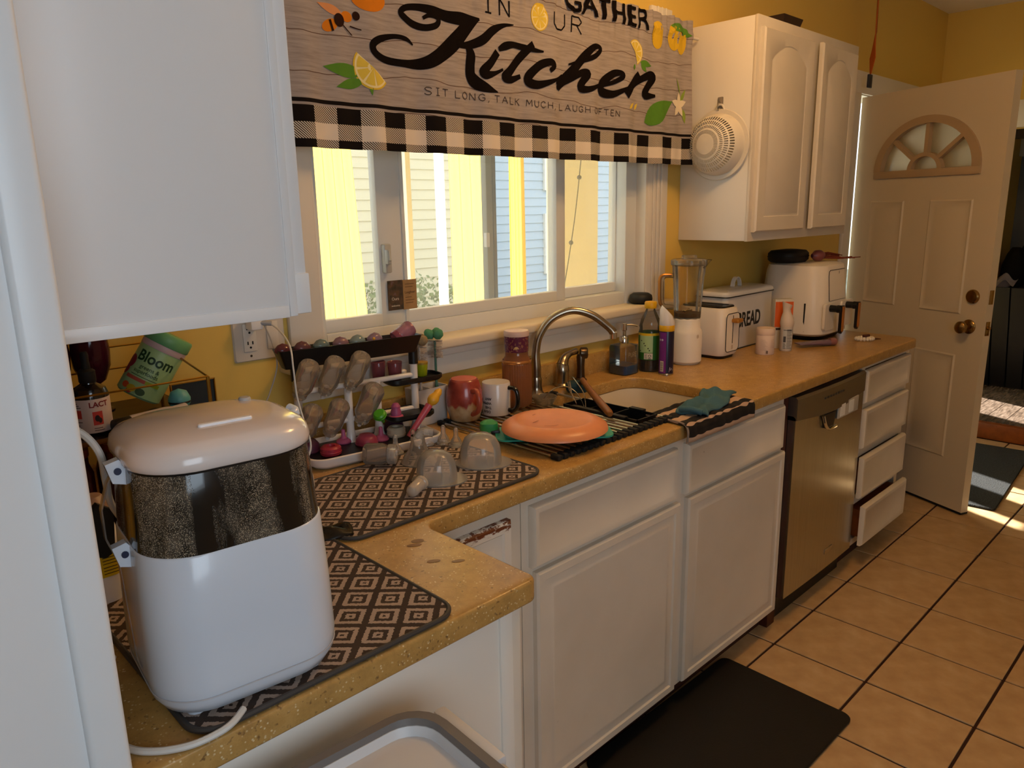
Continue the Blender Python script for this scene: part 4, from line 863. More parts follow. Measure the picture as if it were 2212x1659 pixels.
# --- canister, air freshener, orange box, tube, bracelet
cn = thing('supplement_canister', 'small plain white canister standing before the bread box', 'canister', (1.995, -.302, Z0))
obj('tub', lathe([(.034, 0), (.036, .003), (.036, .078), (.035, .080)], 32), M('tub_white', '#dcc8bb', .5), cn)
obj('lid', lathe([(.0365, .079), (.0370, .081), (.0370, .102), (.0345, .106), (.0, .106)], 32), M('tub_lid', '#d8c2b2', .5), cn)
obj('fine_print', wrap(lines(-.03, -.002, [.02 + .005 * k for k in range(9)], .0009).join(lines(.012, .03, [.03 + .005 * k for k in range(7)], .0009)), .0362, HC), M('fine_ink', '#b09a8c', .6), cn)
obj('recycling_mark', wrap(rect(-.006, .002, .006, .018), .0362, HC, .0006), M('mark_dark', '#6a5a52', .6), cn)
sp_ = thing('air_freshener', 'white air freshener spray bottle with dense fine print', 'spray bottle', (2.112, -.333, Z0))
obj('can', lathe([(.0225, 0), (.0245, .003), (.0245, .10), (.026, .108)], 32), M('spray_white', '#cfc4b8', .4), sp_)
obj('label', wrap(rect(-.020, .020, .010, .092), .0246, HC - 4), M('spray_label', '#bfc0bd', .5), sp_)
obj('label_print', wrap(lines(-.004, .018, [.012 + .0045 * k for k in range(18)], .0016).join(rect(-.017, -.007, .038, .062)).join(lines(-.017, -.006, [.012 + .004 * k for k in range(6)], .0016)).join(rect(-.018, .018, .086, .0885)), .0246, HC - 4, .0008), M('spray_ink', '#4a4648', .6), sp_)
shd = []
tw = Vector((math.cos(R(-44)), math.sin(R(-44)), 0))
for z, r, off in ((.100, .0255, 0), (.115, .028, 0), (.135, .025, .000), (.158, .016, -.003), (.172, .015, -.005), (.185, .018, -.004), (.195, .020, -.003)):
    shd.append([(x + tw.x * off, y + tw.y * off, z + (.9 * (-(x * tw.x + y * tw.y)) * .45 if z > .18 else 0)) for x, y, _ in circ(r, 0, 24)])
obj('trigger_head', loft(shd), M('spray_head', '#d3c4b6', .4), sp_)
ob = thing('refill_box', 'orange and white refill box behind the air freshener', 'box', (2.163, -.285, Z0), rz=-44)
obj('carton', box(-.038, .038, -.02, .02, 0, .205, .001), M('carton_white', '#c9c2b6', .5), ob)
obj('orange_panel', box(-.037, .037, -.0212, -.0195, .09, .195), M('carton_orange', '#d8601a', .5), ob)
obj('dark_band', box(-.037, .037, -.0214, -.0196, .078, .086), M('carton_dark', '#33261f', .5), ob)
pt = thing('squeeze_tube', 'mauve squeeze tube lying in front of the air fryer', 'tube', (2.285, -.388, Z0), rz=-35)
obj('tube_body', loft([[(x, (.028 + .004) * math.cos(a) * w, .014 + h * math.sin(a)) for a in [2 * PI * k / 20 for k in range(20)]] for x, w, h in ((-.09, .9, .002), (-.05, .85, .007), (.03, .62, .012), (.055, .58, .013))]), M('tube_mauve', '#6e5868', .35), pt)
obj('tube_cap', lathe([(.016, 0), (.016, .025), (.013, .03), (.0, .03)], 20).rot('Y', 90).mv(.056, 0, .0165), M('tube_cap', '#8a5a58', .35), pt)
bd = thing('bead_bracelet', 'white beaded bracelet lying near the worktop end', 'bracelet', (2.548, -.482, Z0), rz=-40)
for k in range(16):
    a = 2 * PI * k / 16; obj('bead', sphere(.0085, 10, 7, .036 * math.cos(a), .024 * math.sin(a), .0085), M('bead_white', '#d8cfc0', .4), bd)
obj('tassel', tube([(.036, 0, .006), (.055, -.004, .006), (.075, .002, .004)], [.004, .0035, .002], 8).join(bar((.0, .012, .018), (.03, .016, .018), .006, 8)), M('tassel_dark', '#4a2218', .6), bd)
# --- things at the window
ec = thing('smart_puck', 'black round puck on the window stool', 'speaker', (1.535, -.02, 1.1425))
obj('shell', lathe([(.030, 0), (.042, .006), (.045, .018), (.042, .032), (.030, .040), (.0, .041)], 32), M('puck_black', '#121212', .55), ec, smooth=60)
obj('base_pad', lathe([(.028, -.0002), (.028, .003)], 24), RUBBER, ec)
cdm = NT('card_photo', .4)
cdm.col(cdm.ramp(cdm.noise(60, 4), [(.3, '#2c2a22'), (.5, '#4a3c34'), (.62, '#5e4630'), (.75, '#6b5d7a')]))
k1 = tag(obj('garden_card', box(.414, .464, .0335, .0355, 1.228, 1.312), cdm.mt), 'dark photo card tucked at the window sash', 'card')
obj('card_print', text('Ours', .012, 0, .0002).join(text('welcome', .008, 0, .0002).mv(-.002, -.018, 0)).rot('X', 90).mv(.425, .0333, 1.256), M('card_ink_pale', '#cfc4b4', .6), k1, smooth=0)
k2 = tag(obj('verse_card', box(.466, .514, .0335, .0355, 1.226, 1.311), M('card_kraft', '#9a7a52', .6, noise=.15, nscale=40)), 'tan printed card beside the dark photo card', 'card')
obj('card_print', text('Laughter', .0105, 0, .0002).join(lines(.002, .034, [.026, .018, -.012, -.02, -.028], .0014)).rot('X', 90).mv(.471, .0333, 1.272), M('card_ink', '#4a3018', .6), k2, smooth=0)
# ================================================================ SINK AREA
fa = thing('faucet', 'brushed nickel gooseneck faucet with a side lever', 'faucet', (.885, -.088, Z0))
dirv = Vector((.19, -.16, 0)).normalized()
obj('spout', tube([Vector((0, 0, .02)), Vector((0, 0, .09)), Vector((0, 0, .14)), dirv * .012 + Vector((0, 0, .195)), dirv * .05 + Vector((0, 0, .246)), dirv * .115 + Vector((0, 0, .272)), dirv * .18 + Vector((0, 0, .256)), dirv * .235 + Vector((0, 0, .215)), dirv * .25 + Vector((0, 0, .198))], [.0165, .016, .013, .0125, .0125, .0125, .0125, .0125, .014], 16, smooth=8), NICKEL, fa, smooth=60)
obj('aerator', lathe([(.012, 0), (.0125, .012), (.0125, .02)], 18).mv(*(dirv * .25 + Vector((0, 0, .178)))), CHROME, fa)
obj('base_flange', lathe([(.028, 0), (.028, .005), (.021, .012), (.018, .03), (.019, .05), (.0165, .06)], 28), NICKEL, fa)
lv = obj('lever_body', lathe([(.028, 0), (.028, .006), (.023, .012), (.0225, .04), (.024, .05), (.0225, .07), (.014, .082), (.0, .086)], 24).mv(.15, .022, 0), NICKEL, fa)
obj('lever', tube([(.15, .022, .072), (.166, .024, .094), (.20, .03, .104), (.235, .034, .106)], [.021, .015, .010, .011], 12, smooth=5), NICKEL, lv)
ss_ = thing('side_sprayer', 'dark bronze side sprayer behind the sink', 'sprayer', (1.135, -.062, Z0))
obj('wand', lathe([(.022, 0), (.022, .006), (.015, .012), (.013, .05), (.015, .085), (.012, .095), (.0, .096)], 20), M('bronze_dark', '#5a4a3a', .3, metal=.9), ss_)
obj('head', lathe([(.012, -.012), (.02, -.008), (.02, .012), (.017, .016), (.0, .016)], 20).rot('Y', 90).rot('Z', -44).mv(.008, -.004, .098), 'bronze_dark', ss_)
# roll-up rack
rk = thing('rollup_rack', 'roll-up sink rack of steel rods with black rubber ends', 'dish rack', (0, 0, Z0))
rod = None
for k in range(21):
    x = .452 + k * .0232
    ln_ = (-.575, -.125) if k < 16 or k == 20 else ((-.575, -.545) if k < 20 else 0)
    if rod is None: o = obj('rod', bar((0, -.575, 0), (0, -.13, 0), .0042, 8), STEEL, rk); rod = o.data
    elif ln_[1] == -.125: o = bpy.data.objects.new('rod', rod); C.objects.link(o); o.parent = rk
    else: continue
    o.location = (x, 0, .0075)
for y0 in (-.585, -.147):
    g = box(.444, .925, y0 + .004, y0 + .018, .003, .010, .002)
    obj('end_strip', g, RUBBER, rk)
cap_me = None
for k in range(21):
    for y0 in (-.585, -.151):
        if cap_me is None: o = obj('rod_cap', box(-.008, .008, 0, .028, .0, .0145, .004), RUBBER, rk); cap_me = o.data
        else: o = bpy.data.objects.new('rod_cap', cap_me); C.objects.link(o); o.parent = rk
        o.location = (.452 + k * .0232, y0, 0)
# caddy
cd_ = thing('cutlery_caddy', 'black open plastic caddy hanging in the sink rack', 'caddy', (.862, -.405, .878))
g = box(-.045, .045, -.135, .135, 0, .004)
for b in ((-.047, -.043, -.137, .137), (.043, .047, -.137, .137), (-.047, .047, -.137, -.133), (-.047, .047, .133, .137), (-.045, .045, -.045, -.042), (-.045, .045, .042, .045)): g.join(box(*b, 0, .052))
obj('tray', g, BLACK, cd_)
obj('hanging_lip', box(.040, .058, -.09, -.04, .048, .056, .002).join(box(-.058, -.040, -.1, .1, .048, .056, .002)), BLACK, cd_)
fk = thing('steel_fork', 'steel fork standing in the black caddy', 'fork', (.858, -.30, .884))
obj('stem', tube([(0, 0, 0), (-.004, .012, .035), (-.01, .03, .075)], [.0035, .003, .0025], 8, smooth=4), CHROME, fk)
obj('prongs', tube([(-.01, .03, .072), (-.016, .033, .085), (-.018, .037, .108)], .0015, 6).join(tube([(-.01, .03, .072), (-.006, .033, .085), (-.007, .037, .108)], .0015, 6)).join(tube([(-.01, .03, .072), (-.012, .036, .108)], .0015, 6)), CHROME, fk)
wk = tag(obj('wire_whisk', tube([(.79, -.205, .935), (.82, -.22, .965), (.845, -.25, .975), (.86, -.285, .955), (.87, -.31, .905)], .0016, 6, smooth=5).join(tube([(.87, -.31, .905), (.885, -.29, .95), (.90, -.24, .985), (.905, -.225, .99)], .0016, 6, smooth=5)), STEEL), 'bent thin steel wire loop over the caddy', 'whisk')
# dish brush
br = thing('dish_brush', 'dish brush with brown wooden handle and teal scouring head', 'brush')
obj('handle', tube([(.978, -.205, .965), (.93, -.27, .957), (.86, -.365, .949), (.79, -.46, .944), (.778, -.476, .943)], [.009, .010, .011, .011, .006], 12, smooth=5), M('brush_wood', '#8a5420', .35, noise=.25, nscale=60), br)
g = grid(lambda a, b: (0, 0, 0), 1, 1)
obj('scourer', loft([ring_rr(.06, .05, .018, .0), ring_rr(.074, .06, .02, .008), ring_rr(.076, .062, .02, .022), ring_rr(.06, .048, .018, .032)]).rot('Z', -44).mv(.998, -.165, .918), M('scourer_teal', '#1d3a44', .95, bump=.9, bscale=500), br)
obj('neck', bar((.985, -.185, .948), (.968, -.215, .962), .007, 8), BLACK, br)
# orange plate, teal tray, green sponge holder
ty = thing('teal_tray', 'teal plastic tray upside down under the orange plate', 'tray', (.575, -.448, Z0 + .0148), rz=-40)
obj('tray_shell', loft([ring_rr(.305, .125, .03, 0), ring_rr(.305, .125, .03, .004), ring_rr(.262, .10, .026, .005), ring_rr(.245, .085, .022, .022), ring_rr(.20, .06, .02, .024)]), M('tray_teal', '#2c9c84', .4), ty)
pl_ = thing('dinner_plate', 'orange dinner plate lying upside down on the sink rack', 'plate', (.558, -.468, Z0 + .026))
obj('plate_shell', lathe([(.134, .010), (.138, .012), (.136, .020), (.118, .031), (.098, .0365), (.094, .0365), (.090, .0355), (.0, .034)], 64), M('plate_orange', '#d98a5a', .35, noise=.05, nscale=30), pl_, smooth=50)
obj('underside', lathe([(.134, .0105), (.110, .016), (.09, .026), (.0, .027)], 48), 'plate_orange', pl_)
obj('scuffs', ribbon([(-.07, .01, .0012), (-.055, .012, .0015), (-.045, .013, .001)], 3).join(ribbon([(-.02, .06, .001), (-.005, .063, .0013)], 3)).join(ribbon([(-.07, -.03, .0008), (-.055, -.045, .0012), (-.04, -.05, .001)], 3)).mv(0, 0, .0372), M('scuff', '#8a4a28', .6), pl_)
gs = thing('green_scraper', 'green silicone scraper with a black edge beside the plate', 'scraper', (.462, -.322, Z0 + .0148), rz=-40)
obj('green_shell', loft([ring_rr(.045, .036, .014, .006), ring_rr(.05, .042, .017, .012), ring_rr(.046, .038, .016, .028), ring_rr(.022, .016, .008, .036)]), M('green_silicone', '#2f8a4a', .4), gs)
obj('black_edge', box(.004, .028, -.022, .018, .0, .012, .003), BLACK, gs)
# glass dish
gd = thing('glass_dish', 'small clear glass dish beside the faucet base', 'dish', (.79, -.213, Z0 + .0095))
obj('dish_wall', lathe([(.024, 0), (.028, .003), (.036, .020), (.038, .024), (.035, .024), (.026, .005), (.0, .004)], 32), film('dish_glass', '#bfae94', .7), gd)
obj('dish_rim', tube(circ(.037, .024, 32), .0016, 6, closed=True), 'dish_glass', gd)
# mugs and tumbler
zr = Z0 + .0118
pm = thing('stoneware_mug', 'red and cream glazed stoneware mug standing upside down', 'mug', (.520, -.158, zr))
gl = NT('mug_glaze', .25, coat=.3)
drip = gl.m('ADD', gl.Z(), gl.m('MULTIPLY', gl.m('SUBTRACT', gl.noise(38, 2, 1, 1, .05), .5), .07))
gl.col(gl.mix(gl.ramp(drip, [(.040, '#000000'), (.046, '#ffffff')]), gl.ramp(gl.noise(50, 3), [(.35, '#a8875e'), (.65, '#b9a07c')]), gl.ramp(gl.noise(25, 4), [(.3, '#7e2c22'), (.7, '#a8483a')])))
obj('cup', lathe([(.041, 0), (.043, .001), (.050, .03), (.053, .055), (.050, .085), (.042, .110), (.039, .115), (.036, .117), (.034, .1155), (.0, .115)], 48), gl.mt, pm, smooth=60)
obj('foot_disc', lathe([(.0, .1155), (.0335, .1155), (.036, .1172), (.0335, .1178), (.0, .1178)], 32), M('mug_foot', '#c0604a', .4), pm)
hd2 = Vector((-.22, -.975, 0))
obj('handle', tube([hd2 * .048 + Vector((0, 0, .088)), hd2 * .074 + Vector((0, 0, .092)), hd2 * .086 + Vector((0, 0, .07)), hd2 * .08 + Vector((0, 0, .04)), hd2 * .046 + Vector((0, 0, .022))], .0075, 10, smooth=6), M('mug_handle', '#a04a38', .3), pm)
wm = thing('white_mug', 'white mug with black handle and upside-down words', 'mug', (.618, -.184, zr))
obj('cup', lathe([(.0395, 0), (.041, .001), (.0415, .09), (.0395, .094), (.0, .094)], 48), M('mug_white', '#cfc7c0', .25, coat=.3), wm)
hd3 = Vector((.32, -.947, 0))
obj('handle', tube([hd3 * .039 + Vector((0, 0, .079)), hd3 * .06 + Vector((0, 0, .078)), hd3 * .069 + Vector((0, 0, .062)), hd3 * .069 + Vector((0, 0, .03)), hd3 * .056 + Vector((0, 0, .014)), hd3 * .039 + Vector((0, 0, .014))], .0065, 10, smooth=6), M('handle_black', '#0a0908', .2, coat=.4), wm)
tg = G()
for k, wd in enumerate(('DEAR', 'THIS', 'WIPING', 'ANY')):
    tg.join(text(wd, .0105, .0003).rot('Z', 180).mv(.010 - (.003 if k == 0 else 0), .017 + .0125 * k, 0))
obj('lettering', wrap(tg, .0415, HC - 30), M('ink_black', '#0c0b0b'), wm, smooth=0)
tm = thing('ribbed_carafe', 'amber ribbed glass carafe with a gold shoulder ring', 'carafe', (.722, -.166, zr))
rr_ = []
for z, r, rb in ((0, .036, 0), (.004, .041, .0), (.012, .0435, .0012), (.128, .0435, .0012), (.137, .0425, .0), (.148, .038, 0), (.152, .0345, 0), (.166, .034, 0)):
    rr_.append([((r + rb * math.cos(36 * a)) * math.cos(a), (r + rb * math.cos(36 * a)) * math.sin(a), z) for a in [2 * PI * k / 144 for k in range(144)]])
obj('vessel', loft(rr_), film('amber_glass', '#b5764e', .45, rough=.08), tm, smooth=50)
g = G()
obj('shoulder_ring', lathe([(.0425, .131), (.0445, .134), (.0445, .139), (.0425, .142)], 48, False, False), M('shoulder_gold', '#c98a50', .2, metal=.7), tm)
pc_ = thing('patterned_cup', 'small purple patterned cup turned over on the carafe', 'cup', (.722, -.166, zr + .166))
cpm = NT('cup_pattern', .25, coat=.3)
cpm.col(cpm.mix(cpm.ramp(cpm.noise(140, 3), [(.55, '#000000'), (.62, '#ffffff')]), '#5a1e3a', '#8a5a4a'))
obj('cup', lathe([(.034, 0), (.0355, .001), (.037, .045), (.0375, .05)], 40), cpm.mt, pc_)
obj('rim', lathe([(.0376, .047), (.0378, .050), (.0375, .059), (.0355, .0625), (.033, .0615), (.0, .0605)], 40), M('cup_rim', '#c9ada0', .4), pc_)
obj('cup_motif', wrap(disk(0, .015, .006, .004, n=10).join(ribbon([(-.008, .010, .001), (0, .018, .0014), (.008, .012, .001)], 3)), .0362, HC), M('motif_gold', '#c4a060', .5), pc_)
# --- dish towel and cloth hanging over the worktop front
def towel_path(s):
    """arc length s from the back edge, over the worktop edge and down the front: (y, z)"""
    if s < .125: return -.515 - s, .0
    s -= .125
    if s < .025: a = s / .025 * PI / 2; return -.640 - .006 * math.sin(a) * 1.6, -.008 * (1 - math.cos(a))
    return -.650, -.008 - (s - .025)
def towel(x0, x1, s0, s1, lift, nu=60, nv=26, seed=1, skew=0):
    def fn(a, b):
        s = s0 + (s1 - s0) * b; y, z = towel_path(s); x = x0 + (x1 - x0) * a + skew * b
        w = .0018 * math.sin(a * 17 + seed + b * 3) + .0015 * math.sin(a * 31 - b * 7 + seed * 2) + .001 * math.sin(b * 16 + a * 5)
        if z > -.005: return (x, y, Z0 + lift + .004 + abs(w))
        return (x, y - lift - .003 - abs(w), Z0 + .004 + z)
    return grid(fn, nu, nv)
tw_ = NT('towel_stripes', .95)
sy = tw_.m('FRACT', tw_.m('MULTIPLY', tw_.m('ADD', tw_.m('ADD', tw_.Y(), tw_.m('MULTIPLY', tw_.Z(), -1.0)), 2.512 ), 17.0))
tw_.col(tw_.mix(tw_.m('LESS_THAN', sy, .5), '#b79880', '#120c0b')).bump(tw_.noise(700, 2), .4)
tt = thing('dish_towel', 'black and beige striped dish towel draped over the worktop edge', 'towel')
g = towel(.905, 1.27, -.01, .19, .0, skew=-.02)
o = obj('cloth', g, tw_.mt, tt, smooth=60); md = o.modifiers.new('thick', 'SOLIDIFY'); md.thickness = .003; md.offset = 1
obj('hem', tube([(.905 + .002, -.505, Z0 + .006), (.899, -.58, Z0 + .008), (.894, -.635, Z0 + .008), (.890, -.655, Z0 - .006), (.887, -.657, Z0 - .04)], .003, 6, smooth=4), M('hem_grey', '#8a7a6c', .9), tt)
tc_ = thing('blue_cloth', 'crumpled teal-blue cloth lying on the striped towel', 'cloth', (1.09, -.583, Z0 + .010), rz=14)
def cl_fn(a, b):
    x = -.115 + .30 * a; y = -.048 + .096 * b; e = min(1, 6 * min(a, 1 - a, b, 1 - b) + .15)
    return (x + .008 * math.sin(b * 6), y + .010 * math.sin(a * 9), .004 + e * (.012 + .007 * math.sin(a * 14 + b * 4) + .005 * math.sin(b * 13 - a * 6) + .004 * math.sin(a * 33)))
o = obj('folds', grid(cl_fn, 40, 18), M('cloth_teal', '#3c5f6a', .95, bump=.5, bscale=400), tc_, smooth=60); md = o.modifiers.new('thick', 'SOLIDIFY'); md.thickness = .006; md.offset = -1
obj('rolled_edge', tube([(-.118, -.03, .012), (-.122, .0, .018), (-.118, .035, .014)], .009, 10, smooth=4), 'cloth_teal', tc_)
# ================================================================ LEFT WORKTOP
def drying_mat(name, label, cx, cy, w, d, rz):
    th = thing(name, label, 'drying mat', (cx, cy, Z0), rz=rz)
    o = obj('mat_pad', rslab(w, d, .035, .0, .007, .002), MATM, th)
    obj('piping', tube([(x, y, .005) for x, y, z in ring_rr(w + .002, d + .002, .036, 0, 8)], .0042, 8, closed=True), M('piping_grey', '#3a3634', .6), th)
    return th
mm = NT('mat_ikat', .95)
q = .0505
ja = mm.m('MULTIPLY', mm.m('SUBTRACT', mm.noise(260, 2), .5), .10)
A = mm.m('ADD', mm.m('MULTIPLY', mm.m('SUBTRACT', mm.X(), mm.Y()), .7071 / q), 20.0)
B = mm.m('ADD', mm.m('MULTIPLY', mm.m('ADD', mm.X(), mm.Y()), .7071 / q), 20.0)
fa_ = mm.m('ABSOLUTE', mm.m('SUBTRACT', mm.m('FRACT', A), .5)); fb_ = mm.m('ABSOLUTE', mm.m('SUBTRACT', mm.m('FRACT', B), .5))
mx_ = mm.m('ADD', mm.m('MAXIMUM', fa_, fb_), ja)
rmp = mm.nt.nodes.new('ShaderNodeValToRGB'); rmp.color_ramp.interpolation = 'CONSTANT'; e = rmp.color_ramp.elements
DK, LT = '#3d3029', '#a8968a'
st = [(0, DK), (.045, LT), (.14, DK), (.265, LT), (.40, DK)]
while len(e) < len(st): e.new(.5)
for k, (p, c) in enumerate(st): e[k].position = p; e[k].color = (*lin(c), 1)
mm.nt.links.new(mx_, rmp.inputs[0]); mm.col(rmp.outputs[0]).bump(mm.noise(700, 2), .5)
MATM = mm.mt
drying_mat('drying_mat', 'diamond-patterned drying mat under the white sterilizer', -.362, -.730, .388, .414, 0)
drying_mat('drying_mat', 'diamond-patterned drying mat in front of the bottle rack', .108, -.445, .515, .33, 0)
# --- sterilizer
st_ = thing('bottle_sterilizer', 'white bottle sterilizer with a steamed-up smoked window', 'sterilizer', (-.457, -.818, Z0 + .008), rz=-6)
st_.scale = (.965, .965, 1.0)
SW = M('sterilizer_white', '#ccd4e0', .22, coat=.3)
def srs(rows): return [ring_rr(w, d, r, z, 10) for w, d, r, z in rows]
obj('foot', G().join(lathe([(.012, 0), (.014, .006)], 12).mv(-.075, -.08, 0)), SW, st_)
obj('foot', G().join(lathe([(.012, 0), (.014, .006)], 12).mv(.075, -.08, 0)), SW, st_)
obj('body', loft(srs([(.195, .195, .055, .0035), (.218, .216, .06, .008), (.234, .232, .064, .022), (.240, .238, .066, .045), (.238, .236, .068, .12), (.230, .228, .068, .205), (.228, .226, .068, .207)])), SW, st_, smooth=60)
obj('base_seam', tube([(x, y, z) for x, y, z in ring_rr(.2375, .2355, .065, .030, 10)], .0008, 6, closed=True), M('seam_grey', '#b4b2b6', .5), st_)
# smoked window band with droplets, their warm glints painted into the colour
wn = NT('smoked_window', .12, coat=.3)
drops = wn.voro(780); mask = wn.ramp(wn.noise(30, 5, 1, 1, .16), [(.42, '#000000'), (.52, '#ffffff')])
dv = wn.ramp(drops.outputs['Distance'], [(.24, '#ffffff'), (.42, '#000000')])
fog = wn.m('MULTIPLY', mask, wn.ramp(wn.noise(60, 6), [(.3, '#3a3a3a'), (.7, '#e0e0e0')]))
wn.col(wn.mix(wn.m('MULTIPLY', mask, dv), wn.mix(fog, '#0d0b0a', '#6b6154'), '#e0d0b4'))
wn.bump(wn.m('MULTIPLY', mask, dv), .9, .003)
obj('window_band', loft(srs([(.227, .225, .068, .206), (.221, .219, .068, .26), (.215, .213, .067, .300), (.214, .212, .067, .302)]), False, False), wn.mt, st_, smooth=60, label='smoked window with water droplets and painted pale-gold glints')
obj('lid_gasket', loft(srs([(.212, .210, .066, .298), (.217, .215, .068, .302), (.217, .215, .068, .306)])), BLACK, st_)
lidrows = [(.214, .212, .068, .302), (.222, .220, .070, .305), (.224, .222, .071, .312), (.219, .217, .070, .322), (.208, .206, .068, .329), (.186, .184, .064, .3335), (.14, .14, .05, .3375), (.06, .06, .025, .340)]
ld2 = obj('lid', loft(srs(lidrows)), M('sterilizer_lid', '#d8cdc8', .18, coat=.4), st_, smooth=60)
obj('steam_slot', rslab(.066, .0085, .004, .333, .3415, .0012, cx=.006, cy=-.050), M('slot_white', '#efeef2', .3), ld2)
obj('vent_cap', lathe([(.0085, .32), (.0085, .339), (.007, .341), (.0, .341)], 16).mv(.066, .055, 0), M('cap_grey', '#b9b4b0', .4), ld2)
obj('warning_mark', ribbon([(-.009, 0, .0005), (.0, .011, .0005), (.009, 0, .0005), (-.009, 0, .0005)], 1).mv(-.012, -.036, .3382), M('mark_pale', '#efe6e0', .4), ld2, smooth=0)
for zz, sc_ in ((.296, .96), (.195, 1.0)):
    obj('strap_lug', loft([[(x * sc_, y, z * sc_ + zz) for x, z in ((-.134, .012), (-.118, .016), (-.108, .002), (-.108, -.026), (-.114, -.016), (-.128, -.012))] for y in (-.026, -.012)]), SW, st_)
    obj('lug_pin', lathe([(.0042, 0), (.0042, .002)], 12).rot('X', 90).mv(-.121 * sc_, -.026, zz + .002), M('pin_navy', '#1c2340', .4), st_)
obj('clear_strap', loft([[(-.125 - b, y, z) for y in (-.024, -.012)] + [(-.127 - b, y, z) for y in (-.012, -.024)] for z, b in ((.19, .003), (.22, .012), (.255, .012), (.285, .002), (.305, -.012))]), film('strap_clear', '#cfc6be', .8), st_)
obj('strap_tail', loft([[(-.127 + b, y, z) for y in (-.024, -.012)] + [(-.1285 + b, y, z) for y in (-.012, -.024)] for z, b in ((.19, 0), (.12, .002), (.06, .004), (.03, .012))]), 'strap_clear', st_)
obj('side_handle', tube([(.108, .03, .306), (.128, .034, .312), (.124, .046, .316)], .008, 10, smooth=4), SW, st_)
# --- power cord of the sterilizer
cw_ = M('cord_white', '#cfcdc9', .4)
cdz = Z0 + .0045
tag(obj('power_cord', tube([(-.50, -.935, cdz + .009), (-.518, -.9455, cdz + .006), (-.535, -.946, cdz + .002), (-.563, -.942, cdz), (-.59, -.929, cdz), (-.612, -.907, cdz), (-.622, -.88, cdz), (-.624, -.84, cdz), (-.618, -.78, cdz), (-.604, -.735, cdz), (-.590, -.715, cdz), (-.572, -.69, cdz)], .0042, 8, smooth=6), cw_), 'white power cord curling out from under the sterilizer', 'cord')
tag(obj('power_cord', tube([(-.625, -.73, 1.262), (-.607, -.75, 1.266), (-.59, -.76, 1.259), (-.577, -.765, 1.243), (-.570, -.77, 1.222), (-.560, -.735, 1.18), (-.54, -.675, 1.12), (-.50, -.655, 1.04), (-.46, -.65, .94), (-.45, -.645, .926)], .0045, 8, smooth=6), cw_), 'thick white cord arching behind the sterilizer lid', 'cord')
# --- outlet and charger
ou = thing('wall_outlet', 'white two-gang outlet plate under the wall cabinet', 'outlet', (.004, -.001, 1.213))
obj('plate', loft([[(x, 0, z) for x, z, _ in ring_rr(.134, .118, .006)], [(x, -.005, z) for x, z, _ in ring_rr(.128, .112, .006)]]), M('plate_white', '#c9c2b8', .4), ou)
rc = obj('receptacle', box(-.043, -.009, -.008, -.004, -.034, .034, .002), M('receptacle', '#d6d0c6', .4), ou)
for z in (-.018, .018):
    obj('socket_slots', box(-.034, -.031, -.0085, -.007, z + .001, z + .009).join(box(-.022, -.019, -.0085, -.007, z + .001, z + .009)).join(lathe([(.0028, 0), (.0028, .0006)], 10).rot('X', 90).mv(-.0265, -.0078, z - .006)), BLACK, rc)
rc2 = obj('receptacle', box(.018, .048, -.008, -.004, -.034, .034, .002), 'receptacle', ou)
obj('screw', lathe([(.003, 0), (.003, .001)], 10).rot('X', 90).mv(-.026, -.005, -.045), STEEL, ou)
ch = thing('charger_plug', 'white charger plug with two thin cords in the wall outlet', 'plug', (-.016, -.009, 1.246))
obj('plug_body', box(-.016, .014, -.035, .0, -.012, .022, .004), PLASTIC, ch)
obj('plug_tip', bar((0.010, -.03, .004), (.03, -.045, .002), .006, 8), M('plug_grey', '#a9a9ac', .4), ch)
o = obj('charger_cord', tube([(.012, -.05, 1.248), (.016, -.09, 1.232), (-.004, -.17, 1.208), (-.016, -.20, 1.165), (-.018, -.21, 1.10), (-.020, -.235, 1.05), (-.022, -.262, .995), (-.05, -.27, .955), (-.075, -.262, .93)], .0022, 6, smooth=6).mv(.016, .009, -1.246), cw_, ch, label='thin white cord running down past the bottle rack')
o = obj('charger_cord', tube([(.0, -.045, 1.243), (.004, -.07, 1.20), (.0, -.09, 1.15), (-.03, -.10, 1.09), (-.055, -.10, 1.04), (-.06, -.09, .925)], .0018, 6, smooth=6).mv(.016, .009, -1.246), M('cord_dim', '#a8a098', .5), ch, label='thin grey cord hanging before the yellow wall')
# --- white night cup beside the sterilizer
wc = thing('white_scoop', 'small white plastic hood with a dark underside on the patterned mat', 'plastic hood', (-.085, -.305, Z0 + .0075), rz=20)
obj('hood', loft([circ(.036, 0, 28), circ(.037, .006, 28), circ(.035, .03, 28), circ(.028, .05, 28), circ(.020, .056, 28)]), PLASTIC, wc, smooth=60)
obj('dark_top', lathe([(.0, .0565), (.019, .0565), (.021, .0575), (.019, .0585), (.0, .0585)], 24), M('plum_dark', '#2e1a30', .4), wc)
bkc = tag(obj('foil_packet', grid(lambda a, b: (-.215 + .085 * a + .008 * math.sin(b * 5), -.575 + .055 * b - .02 * a, Z0 + .0085 + .016 * math.sin(PI * b) * (.4 + .6 * abs(math.sin(a * 6 + b * 3)))), 14, 10), M('packet_black', '#0a0807', .2)), 'crumpled glossy black packet between the two mats', 'packet')
bkc.modifiers.new('s', 'SOLIDIFY').thickness = .003
tag(obj('black_strip', box(-.23, -.15, -.006, .006, 0, .005, .002).rot('Z', -38).mv(-.045, -.62, 0), BLACK, loc=(.0, .0, Z0 + .008)), 'flat black plastic strip running under the packet', 'strip')
